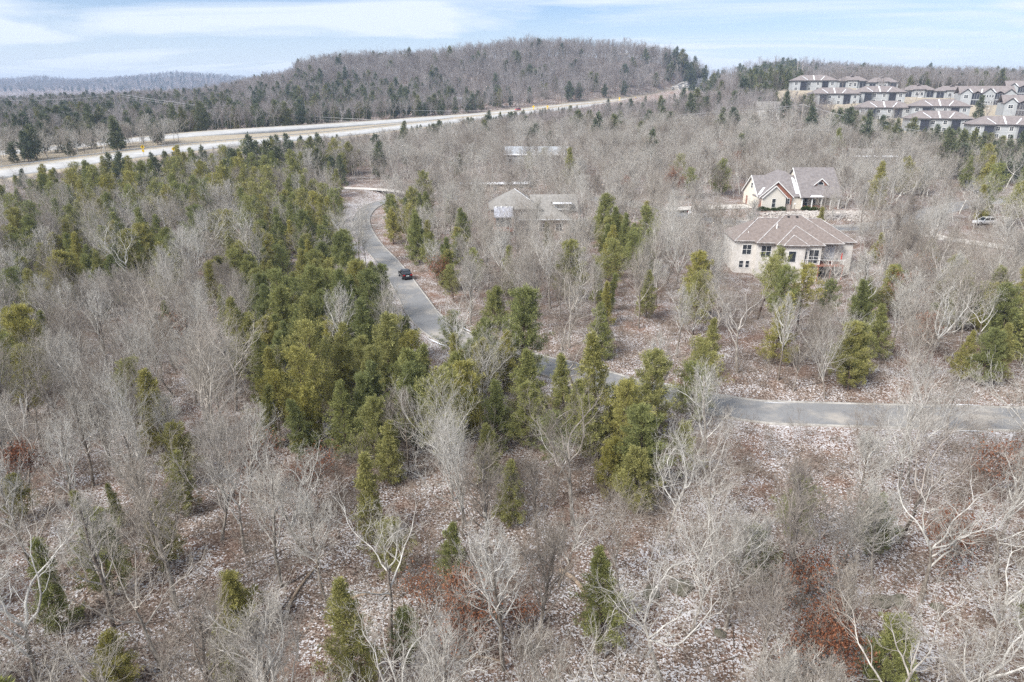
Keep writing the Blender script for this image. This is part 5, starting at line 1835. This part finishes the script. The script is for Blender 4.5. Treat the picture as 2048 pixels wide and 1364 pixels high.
# ---------------------------------------------------------------- trees that keep their brown leaves
BROWN = []
for i, (H, n_) in enumerate(((4.5, 500), (6.0, 800), (8.5, 1400))):
    t, c, lv = bare_tree(800 + i, H, ('vase', 'tall', 'oak')[i], 1, n_)
    vt, qt = tubes(t + c)
    P = np.repeat(lv[0][::4], 3, 0)
    lv = leaf_quads(P, .17, .11, 810 + i, .16)
    BROWN.append((np_mesh('brown_trunk', vt, qt, mats=[M_TRUNK]), np_mesh('brown_crown', *lv, mats=[M_BROWN])))
for px, py, v, s, lab in [
        (925, 1290, 1, .8, 'orange brown sapling beside the straight pale trunk, left of it'), (945, 1330, 0, .9, 'low orange brown sapling at the bottom in the middle'), (860, 1250, 0, .7, 'thin orange brown sapling left of the others in the middle'),
        (1045, 1275, 0, .5, 'small russet shrub between two bare trunks in the middle'), (1600, 1235, 0, .9, 'russet sapling at the foot of the tall crooked bare tree'), (1640, 1330, 1, .7, 'red brown leaved sapling beside the thin pale sapling'),
        (1665, 1395, 1, .75, 'red brown leaved sapling cut by the bottom edge'), (1610, 1360, 0, .8, 'low red brown sapling left of the two taller ones'), (1890, 1155, 0, .9, 'russet sapling in the snowy litter right of the big oak'),
        (1985, 1010, 0, 1.0, 'orange sapling near the right edge, in front of the road'), (880, 585, 0, 1.1, 'brown leaved shrub among cedars on the road bank'), (1345, 400, 2, 1.0, 'russet oak in the grey woods behind the street'),
        (1470, 360, 2, 1.0, 'brown leaved oak left of the white brick house garage'), (1440, 330, 1, 1.2, 'slim brown leaved tree behind the garage oak'), (1250, 400, 1, 1.0, 'brown leaved tree halfway between tan and white brick house'),
        (1770, 560, 1, 1.0, 'orange leaved tree right of the stone house'), (1800, 640, 2, .8, 'orange leaved oak below the far driveway'), (1850, 720, 1, .9, 'orange leaved sapling before the right hand cedars'),
        (1830, 590, 0, 1.2, 'orange leaved shrub under dark leaning trunks'), (640, 1010, 0, .9, 'russet sapling in the left middle wood'), (350, 720, 0, 1.1, 'russet shrub amid grey crowns on the left'), (1680, 345, 2, .9, 'russet oak behind the steep main roof'),
        (60, 1000, 1, .8, 'russet sapling by the left edge'), (520, 985, 0, 1.0, 'orange brown sapling under the bare limbs left of the cedar band')]:
    x, y = gpix(px, py)
    t = empty('brown_leaved_tree', (x, y, gz(x, y)), random.uniform(0, 6.28))
    t.scale = (s, s, s)
    link('trunk', BROWN[v][0], t); link('crown', BROWN[v][1], t)
    tag(t, lab, 'tree', 'trees with brown leaves')

# ---------------------------------------------------------------- shrubs, stones, logs
def shrub_mesh(seed, r):
    rr = np.random.default_rng(seed)
    n = 2600
    d = rr.normal(0, 1, (n, 3)); d /= np.linalg.norm(d, axis=1, keepdims=True)
    d[:, 2] = np.abs(d[:, 2]) * .9
    P = d * r * (.72 + .28 * rr.random((n, 1))) * (1 + .12 * np.sin(d[:, :1] * 7 + seed) * np.cos(d[:, 1:2] * 6))
    P[:, 2] *= .85
    return leaf_quads(P, .16, .10, seed, .04, d + rr.normal(0, .5, (n, 3)))
M_SHRUB = foliage_mat('clipped_shrub', (.030, .045, .015), (.060, .085, .026), (.11, .135, .042), [(0, (.7, .8, .8)), (.5, (1, 1, 1)), (1, (1.4, 1.25, .9))])
SH = [np_mesh('shrub_leaves', *shrub_mesh(900 + i, .9), mats=[M_SHRUB]) for i in range(3)]
stem = MB()
for i in range(5):
    a = i * 1.256; stem.tube([(0, 0, -.1), (.2 * math.cos(a), .2 * math.sin(a), .5)], [.025, .015], 4)
stem_o = stem.build('stem', M_CTRUNK); stem_me = stem_o.data; bpy.data.objects.remove(stem_o)
for i, (lx_, ly_, s, lab) in enumerate([(-.2, -1.1, 1.15, 'yellow green clipped shrub at the garage corner'), (1.0, -1.0, .8, 'small clipped shrub second from the garage corner'), (2.6, -1.1, .85, 'low clipped shrub under the gable window'),
                                        (4.5, -.9, 1.1, 'dark clipped shrub at the end of the white brick gable'), (10.6, -.5, 1.2, 'large dark clipped shrub by the porch steps'), (12.6, -.5, 1.0, 'clipped shrub in the middle of the porch'), (14.6, -.5, .9, 'clipped shrub behind the young bare tree at the porch')]):
    p = on_house(hB, (lx_, ly_, 0))
    t = empty('clipped_shrub', (p.x, p.y, gz(p.x, p.y)), i * 1.3)
    t.scale = (s, s, s)
    link('foliage', SH[i % 3], t); link('stem', stem_me, t)
    tag(t, lab, 'shrub', 'clipped shrubs before the white brick house')

def rock(rn, s):
    m = []
    base = [(1, 0, 0), (-1, 0, 0), (0, 1, 0), (0, -1, 0), (0, 0, 1), (0, 0, -1), (.6, .6, .5), (-.6, .6, .5), (.6, -.6, .5), (-.6, -.6, .5), (.6, .6, -.5), (-.6, .6, -.5), (.6, -.6, -.5), (-.6, -.6, -.5)]
    V = [Vector(b) * s * rn.uniform(.75, 1.2) for b in base]
    F = [(0, 6, 8), (0, 10, 6), (0, 8, 12), (0, 12, 10), (1, 9, 7), (1, 7, 11), (1, 13, 9), (1, 11, 13), (2, 7, 6), (2, 6, 10), (2, 11, 7), (2, 10, 11), (3, 8, 9), (3, 9, 13), (3, 13, 12), (3, 12, 8), (4, 6, 7), (4, 7, 9), (4, 9, 8), (4, 8, 6), (5, 11, 10), (5, 10, 12), (5, 12, 13), (5, 13, 11)]
    return V, F
M_ROCK = simple('field_stone', (.26, .235, .21), (.50, .46, .42), 2.0, .95)
M_MOSS = simple('mossy_stone', (.075, .075, .045), (.20, .18, .15), 3.0, .95)
rn = random.Random(3)
mb = MB()
for i in range(1500):                     # loose stones on the slope between the street and the white brick house
    x = rn.uniform(48, 84); f = rn.random()
    y = 153.5 + f * 8.5 + (x - 60) * .12
    if abs(nearest(np.array([[x, y]]), Ls)[0][0]) < 4.2 or nearest(np.array([[x, y]]), roads['drive_b'][0])[0][0] < 3.8: continue
    s = rn.uniform(.12, .38)
    V, F = rock(rn, s)
    q = Vector((x, y, gz(x, y) + s * .2))
    mb.add([v + q for v in V], F)
tag(mb.build('rubble', M_ROCK), 'pale loose stones covering the slope below the white brick house', kind='stuff')
for i, (px, py, s, lab) in enumerate([(1360, 1185, .75, 'mossy boulder above the large spreading oak'), (1300, 1195, .6, 'mossy boulder left of the other mossy one'), (992, 1235, .45, 'small dark stone beside the straight pale trunk'),
                                      (1760, 1212, .7, 'mossy rock ledge stone in the snowy litter'), (1800, 1208, .55, 'mossy rock at the right end of the ledge'), (1440, 1270, .4, 'mossy stump like stone under the oak limbs'), (1870, 1225, .4, 'small mossy stone right of the ledge')]):
    x, y = gpix(px, py)
    V, F = rock(rn, s)
    m_ = MB(); m_.add(V, F)
    o = m_.build('boulder', M_MOSS)
    o.location = (x, y, gz(x, y) + s * .1); o.scale = (1.3, 1, .6); o.rotation_euler[2] = i
    tag(o, lab, 'rock', 'mossy boulders')
M_LOG = simple('fallen_log_wood', (.23, .165, .115), (.38, .30, .225), 4, .95, stretch=(1, 1, 1))
for pxs, r_, lab in [([(1120, 1148), (1150, 1165), (1170, 1200), (1182, 1240)], .17, 'curved brown fallen log on the snowy litter'), ([(905, 1330), (960, 1325), (1010, 1330)], .10, 'thin dark fallen trunk near the bottom edge'),
                     ([(575, 1225), (600, 1180), (640, 1130)], .11, 'dark fallen trunk leaning uphill on the litter slope'), ([(1560, 1130), (1530, 1160), (1500, 1165)], .10, 'short fallen log in front of the open cedars'),
                     ([(700, 1200), (745, 1195), (800, 1200)], .09, 'thin fallen log left of the orange saplings')]:
    pts = []
    for a in pxs:
        x, y = gpix(*a); pts.append((x, y, gz(x, y) + r_ * .8))
    L_ = spline([Vector(p) for p in pts], .6)
    m_ = MB(); m_.tube(L_, list(np.linspace(r_, r_ * .55, len(L_))), 8)
    m_.tube([L_[len(L_) // 2], L_[len(L_) // 2] + np.array([.3, .5, .5])], [r_ * .4, r_ * .2], 5)
    tag(m_.build('fallen_log', M_LOG, smooth=True), lab, 'log', 'fallen logs')
M_SNAG = simple('bleached_wood', (.52, .50, .47), (.66, .64, .61), 5, .9)
for px, py, h, lab in [(60, 880, 4.5, 'bleached broken snag by the left edge'), (530, 1400, 3.0, 'pale broken stub at the bottom, left of its twin'), (552, 1405, 3.2, 'pale broken stub at the bottom, right of its twin')]:
    x, y = gpix(px, py)
    m_ = MB(); m_.tube([(0, 0, -.3), (.1, 0, h * .5), (.0, .1, h * .9), (.1, .1, h)], [.17, .14, .10, .02], 7)
    m_.tube([(.08, 0, h * .55), (.5, .2, h * .8), (.6, .2, h * .97)], [.08, .05, .02], 5)
    o = m_.build('snag', M_SNAG, smooth=True); o.location = (x, y, gz(x, y))
    tag(o, lab, 'dead tree', 'broken snags')

# ---------------------------------------------------------------- rock cut beside the highway
def rock_cut():
    rr = np.random.default_rng(8)
    seg = hwf[(hwf[:, 1] > 690) & (hwf[:, 1] < 830)]
    T = tangents(seg); N = np.stack([T[:, 1], -T[:, 0]], 1)
    V, F = [], []
    lev = 9
    n = len(seg)
    for i in range(n):
        f = i / (n - 1)
        hh = 8 * math.sin(math.pi * min(1, .12 + f * 1.05)) ** .5 if f < .95 else 5
        col = rr.normal(0, .7)
        for j in range(lev):
            o = -(9.0 + j * .35 + (j % 2) * .5) + col + rr.normal(0, .35)
            V.append((seg[i, 0] + N[i, 0] * o, seg[i, 1] + N[i, 1] * o, seg[i, 2] - .5 + hh * j / (lev - 1) + rr.normal(0, .25)))
        o = -(22.0)
        V.append((seg[i, 0] + N[i, 0] * o, seg[i, 1] + N[i, 1] * o, seg[i, 2] + hh * .97))
    k = lev + 1
    for i in range(n - 1):
        for j in range(k - 1):
            F.append((i * k + j, i * k + j + 1, (i + 1) * k + j + 1, (i + 1) * k + j))
    me = bpy.data.meshes.new('rock_cut'); me.from_pydata(V, [], F)
    me.materials.append(simple('cut_limestone', (.30, .28, .26), (.52, .49, .45), .35, .95, stretch=(1, 1, .25)))
    me.update()
    tag(link('rock_cut', me), 'pale vertical rock face cut into the hill beside the highway', 'rock face', kind='structure')
rock_cut()

# ---------------------------------------------------------------- guard rail and concrete barrier by the highway
def guard_rail():
    r = tag(empty('guard_rail', tuple(hwn[0])), 'grey guard rail along the median side of the near carriageway', 'guard rail')
    seg = hwn[hwn[:, 1] < 420]
    T = tangents(seg); N = np.stack([T[:, 1], -T[:, 0]], 1)
    o = -(HW_W + .6)
    B = np.column_stack([seg[:, :2] + N * o, seg[:, 2] - o * HW_BANK]) - hwn[0]
    V, F = [], []
    prof = [(-.05, .45), (.05, .50), (-.03, .58), (.05, .66), (-.05, .72)]
    for i in range(len(B)):
        for a, z in prof:
            V.append((B[i, 0] + N[i, 0] * a, B[i, 1] + N[i, 1] * a, B[i, 2] + z))
    for i in range(len(B) - 1):
        for j in range(4):
            F.append((i * 5 + j, i * 5 + j + 1, (i + 1) * 5 + j + 1, (i + 1) * 5 + j))
    mb_ = MB(); mb_.add(V, F); mb_.build('rail', M_METAL, r)
    mb_ = MB()
    for i in range(len(B)):
        x, y, z = B[i] - np.array([N[i, 0] * .12, N[i, 1] * .12, 0])
        mb_.box(x - .07, x + .07, y - .07, y + .07, z - .4, z + .68)
    tag(mb_.build('post', M_METAL, r), kind='stuff')
guard_rail()

# ---------------------------------------------------------------- road signs
M_YEL = simple('sign_yellow', (.85, .55, .0), None, rough=.5)
def sign(px, py, D, lab, turn=0, s=1.0):
    p = at(px, py, D)
    z0 = gz(p.x, p.y)
    t = tag(empty('road_sign', (p.x, p.y, z0), math.atan2(-p.x, p.y) + turn), lab, 'sign', 'yellow highway warning signs')
    h = p.z - z0
    d_ = .95 * s
    m_ = MB(); m_.box(-.05, .05, .03, .09, -.3, h + .3); m_.build('post', M_METAL, t)
    m_ = MB(); m_.poly_slab([(0, -.02, h - d_), (d_, -.02, h), (0, -.02, h + d_), (-d_, -.02, h)], .03); a = m_.build('diamond_plate', M_YEL, t)
    m_ = MB(); m_.box(-.08, .08, -.035, -.022, h - .45, h + .2); m_.poly_slab([(-.32, -.03, h + .15), (.32, -.03, h + .15), (0, -.03, h + .55)], .01); m_.build('arrow', M_DARK, a)
    m_ = MB(); m_.box(-.42 * s, .42 * s, -.02, .01, h - d_ - .95, h - d_ - .1); m_.build('speed_plate', M_YEL, t)
sign(285, 294, 246, 'yellow diamond warning sign beyond the near carriageway, leftmost', s=.78)
sign(347, 298, 252, 'yellow diamond warning sign second from the left, before the carriageway', s=.78)
sign(1067, 213, 478, 'yellow diamond warning sign just right of the red car', s=.9)
sign(1095, 213, 492, 'yellow diamond warning sign second right of the red car', s=.9)
sign(1239, 196, 575, 'small far yellow warning sign near the rock cut, left one', s=.8)
sign(1271, 196, 590, 'small far yellow warning sign near the rock cut, right one', s=.8)

# ---------------------------------------------------------------- utility poles and wires
M_POLE = simple('weathered_pole', (.30, .25, .21), (.42, .37, .33), 3, .9)
M_WIRE = simple('pale_wire', (.55, .55, .55), None, rough=.4, metal=.3)
POLES = {}
def pole(key, px, py_top, D, lab, arm=True, rz=0, r_=.17):
    p = at(px, py_top, D)
    z0 = gz(p.x, p.y)
    h = max(8.0, p.z - z0)
    t = tag(empty('utility_pole', (p.x, p.y, z0), rz), lab, 'utility pole', 'utility poles')
    m_ = MB(); m_.tube([(0, 0, -.5), (0, 0, h)], [r_, r_ * .7], 8); m_.build('shaft', M_POLE, t)
    if arm:
        m_ = MB(); m_.box(-1.3, 1.3, -.2, -.08, h - .75, h - .6); m_.build('crossarm', M_POLE, t)
        for x in (-1.15, -.45, .45, 1.15):
            m_ = MB(); m_.tube([(x, -.14, h - .6), (x, -.14, h - .4)], [.06, .04], 6); m_.build('insulator', M_WHITE, t)
    POLES[key] = Vector((p.x, p.y, z0 + h))
pole('w1', 226, 188, 420, 'left pole of the pair far beyond the highway', rz=.3)
pole('w2', 238, 186, 424, 'right pole of the pair far beyond the highway', rz=.3)
pole('m', 639, 208, 470, 'utility pole at the foot of the wooded hill')
pole('r', 1607, 207, 318, 'utility pole in the bare trees below the condominiums', rz=-.3)
pole('a', 568, 312, 262, 'brown pole at the woodland edge before the highway', False)
pole('b', 304, 360, 212, 'wooden pole rising from the cedars left of the middle', False)
pole('c', 148, 386, 190, 'wooden pole among grey crowns on the left', False)
pole('t1', 1597, 122, 560, 'dark tall mast behind the highest condominium, left one', False, r_=.3)
pole('t2', 1606, 128, 565, 'dark tall mast behind the highest condominium, right one', False, r_=.28)
pole('s1', 1075, 217, 400, 'pole by the highway below the two warning signs', True)
def wire(a, b, sag, lab, dx=0, r_=.035):
    n = 40
    pts = []
    for i in range(n + 1):
        f = i / n
        q = a.lerp(b, f); pts.append((q.x + dx, q.y, q.z - .5 - sag * 4 * f * (1 - f)))
    m_ = MB(); m_.tube(pts, [r_] * (n + 1), 4)
    tag(m_.build('power_line', M_WIRE), lab, 'wire', 'power lines')
far_l = at(-60, 195, 470); far_r = at(2120, 285, 250)
wire(POLES['w2'], POLES['r'], 11.0, 'upper of the long wires sagging across the highway', r_=.05)
wire(POLES['w2'] - Vector((0, 0, 1.2)), POLES['r'] - Vector((0, 0, .9)), 11.4, 'lower of the long wires sagging across the highway', .5, .04)
wire(far_l, POLES['w1'], 2.0, 'wire running from the pair of poles out of the left edge')
wire(POLES['r'], far_r, 3.0, 'wire dropping from the woodland pole to the right edge', r_=.05)
wire(POLES['m'], at(1075, 217, 400), 2.0, 'faint wire along the foot of the wooded hill')
wire(POLES['b'], POLES['a'], 1.0, 'wire between the two wooden poles before the highway')
wire(POLES['c'], POLES['b'], 1.0, 'wire between the two wooden poles on the left')

# ---------------------------------------------------------------- cars
M_RUB = simple('tyre_rubber', (.018, .018, .018), None, rough=.85)
M_RIM = simple('wheel_rim', (.40, .41, .42), None, rough=.35, metal=.8)
M_RED = simple('tail_lamp', (.42, .012, .012), None, rough=.25)
M_LAMP = simple('head_lamp', (.75, .76, .78), None, rough=.15)
def car(name, loc, rz, paint, label, L=4.6, W=1.82, Hh=1.6, kind='suv'):
    t = tag(empty(name, loc, rz), label, 'car')       # drives towards +y
    hl, hw = L / 2, W / 2
    low, belt = .28, .95
    # section outline along the length: (y, z of deck, half width factor)
    deck = [(-hl, .62, .90), (-hl + .05, .98, .95), (-hl + .35, 1.02, .98), (-hl + 1.2, belt + .02, 1.0), (0.3, belt, 1.0), (hl - 1.25, belt - .03, .99), (hl - .35, .82, .95), (hl, .60, .86)]
    V, F = [], []
    for y, z, k in deck:
        w = hw * k
        V += [(-w * .92, y, low), (-w, y, low + .18), (-w, y, z - .16), (-w * .90, y, z), (0, y, z + .03), (w * .90, y, z), (w, y, z - .16), (w, y, low + .18), (w * .92, y, low)]
    n = 9
    for i in range(len(deck) - 1):
        for j in range(n - 1):
            F.append((i * n + j, (i + 1) * n + j, (i + 1) * n + j + 1, i * n + j + 1))
        F.append((i * n + n - 1, (i + 1) * n + n - 1, (i + 1) * n, i * n))
    F.append(tuple(range(n))); F.append(tuple(range(len(V) - 1, len(V) - 1 - n, -1)))
    m_ = MB(); m_.add(V, F); body = m_.build('body', paint, t, smooth=False)
    rear = -hl + (.28 if kind == 'suv' else .75)
    bot = [(rear, 1.0), (hl - 1.35, .94)]
    top = [(rear + (.45 if kind == 'suv' else .75), Hh), (hl - 2.15, Hh - .03)]
    if kind == 'pickup':
        bot[0] = (-.55, 1.0); top[0] = (-.40, Hh)
    g = MB()
    wb, wt_ = hw * .90, hw * .70
    gv = [(-wb, bot[0][0], bot[0][1]), (wb, bot[0][0], bot[0][1]), (wb, bot[1][0], bot[1][1]), (-wb, bot[1][0], bot[1][1]), (-wt_, top[0][0], top[0][1]), (wt_, top[0][0], top[0][1]), (wt_, top[1][0], top[1][1]), (-wt_, top[1][0], top[1][1])]
    g.add(gv, [(0, 1, 5, 4), (1, 2, 6, 5), (2, 3, 7, 6), (3, 0, 4, 7), (4, 5, 6, 7)])
    g.build('windows', M_GLASS, t)
    rf = MB()
    rf.box(-wt_ - .03, wt_ + .03, top[0][0] - .08, top[1][0] + .05, Hh - .04, Hh + .03)
    for a, b in ((0, 4), (1, 5), (2, 6), (3, 7)):
        p, q = Vector(gv[a]), Vector(gv[b]); rf.tube([p, q], [.05, .05], 5)
    for s in (-1, 1):
        rf.tube([(s * wb, (bot[0][0] + bot[1][0]) / 2, .97), (s * wt_, (top[0][0] + top[1][0]) / 2, Hh)], [.045, .045], 5)
    rf.build('roof', paint, t)
    for sx in (-1, 1):
        for y in (-hl + .85, hl - .85):
            w = MB(); w.tube([(sx * (hw - .20), y, .33), (sx * (hw + .01), y, .33)], [.33, .33], 16); wo = w.build('wheel', M_RUB, t)
            w = MB(); w.tube([(sx * (hw + .0), y, .33), (sx * (hw + .025), y, .33)], [.21, .19], 12); w.build('rim', M_RIM, wo)
        l = MB(); l.box(sx * hw * .55, sx * hw * .96, -hl - .02, -hl + .12, .78, .96) if sx > 0 else l.box(sx * hw * .96, sx * hw * .55, -hl - .02, -hl + .12, .78, .96); l.build('tail_light', M_RED, t)
        l = MB(); a, b = sorted((sx * hw * .5, sx * hw * .84)); l.box(a, b, hl - .14, hl + .01, .60, .76); l.build('headlight', M_LAMP, t)
        l = MB(); a, b = sorted((sx * (hw - .02), sx * (hw + .2))); l.box(a, b, hl - 1.55, hl - 1.40, .98, 1.12); l.build('mirror', paint, t)
    l = MB(); l.box(-.26, .26, -hl - .03, -hl + .02, .68, .80); l.build('number_plate', M_WHITE, t)
    l = MB(); l.box(-hw * .9, hw * .9, -hl - .07, -hl + .12, .34, .56); l.build('bumper', M_DARK, t)
    return t
def paint(name, c, rough=.18):
    return simple(name, c, None, rough=rough, spec=.6)
k = int(np.argmin(np.hypot(Lr[:, 0] - at(803, 556, 116).x, Lr[:, 1] - 116)))
tg = tangents(Lr)[k]; nrm = np.array([tg[1], -tg[0]])
cp = Lr[k, :2] + nrm * .95
car('parked_car', (cp[0], cp[1], Lr[k, 2] + .005), math.atan2(-tg[0], tg[1]) + .06, paint('black_paint', (.012, .012, .014)), 'black hatchback seen from behind, driving on the road towards the bend', L=4.2, W=1.70, Hh=1.5)
bpy.data.objects['parked_car'].name = 'car'
k = int(np.argmin(np.abs(proj(hwf[:, 0], hwf[:, 1], hwf[:, 2])[0] - 1037)))
tg = tangents(hwf)[k]; nn = np.array([tg[1], -tg[0]]); cp = hwf[k, :2] - nn * 1.5
car('car', (cp[0], cp[1], hwf[k, 2] + 1.5 * HW_BANK + .01), math.atan2(-tg[0], tg[1]) + math.pi, paint('red_paint', (.42, .03, .03)), 'red car on the far carriageway of the highway', L=5.2, Hh=1.7)
def on_ground(px, py):
    x, y = gpix(px, py); return (x, y, gz(x, y) + .11)
k = int(np.argmin(np.abs(proj(Ls[:, 0], Ls[:, 1], Ls[:, 2])[0] - 1386)))
tg = tangents(Ls)[k]; nn = np.array([tg[1], -tg[0]]); cp = Ls[k, :2] - nn * 1.7
car('parked_car', (cp[0], cp[1] , Ls[k, 2] + .005), math.atan2(-tg[0], tg[1]), paint('white_paint_car', (.70, .70, .70)), 'white car parked on the street left of the white brick house', kind='sedan', Hh=1.45)
car('parked_car', on_ground(1962, 388), R(112), paint('charcoal_paint', (.03, .032, .04)), 'dark car parked by the asphalt drive at the right', L=4.9, Hh=1.75)
car('parked_car', on_ground(1940, 374), R(125), paint('silver_paint', (.45, .46, .48)), 'silver pickup parked just behind the dark car', L=5.4, Hh=1.85, W=1.95, kind='pickup')
car('parked_car', on_ground(1968, 450), R(95), paint('white_van_paint', (.72, .72, .72)), 'white car parked above the pale driveway at the right', L=4.8, Hh=1.6)

# mailbox of the white brick house
mx = on_house(hB, (6.9, -2.5, 0))
t = tag(empty('lamp_post', (mx.x, mx.y, gz(mx.x, mx.y))), 'small white lamp on a post before the entrance of the white brick house', 'lamp')
m_ = MB(); m_.tube([(0, 0, -.2), (0, 0, 1.6)], [.05, .04], 6); m_.build('post', M_DARK, t)
m_ = MB(); m_.tube([(0, 0, 1.6), (0, 0, 1.75), (0, 0, 1.95)], [.10, .16, .08], 8); m_.build('lamp_head', M_WHITE, t)

# ---------------------------------------------------------------- air
def haze():
    m = bpy.data.materials.new('haze'); m.use_nodes = True
    nt = m.node_tree; nt.nodes.clear()
    out = nd(nt, 'ShaderNodeOutputMaterial')
    v = nd(nt, 'ShaderNodeVolumePrincipled')
    v.inputs['Color'].default_value = (.56, .72, 1.0, 1)
    v.inputs['Density'].default_value = HAZE_DENSITY
    v.inputs['Anisotropy'].default_value = 0.0
    nt.links.new(v.outputs[0], out.inputs['Volume'])
    zt = max(100.0, float(gh.max()) + 30)
    b = MB(); b.box(-4900, 4900, -900, 4900, float(gh.min()) - 3, zt)
    tag(b.build('haze', m), 'thin bluish winter haze over the whole valley', kind='stuff')
if HAZE_DENSITY > 0:
    haze()
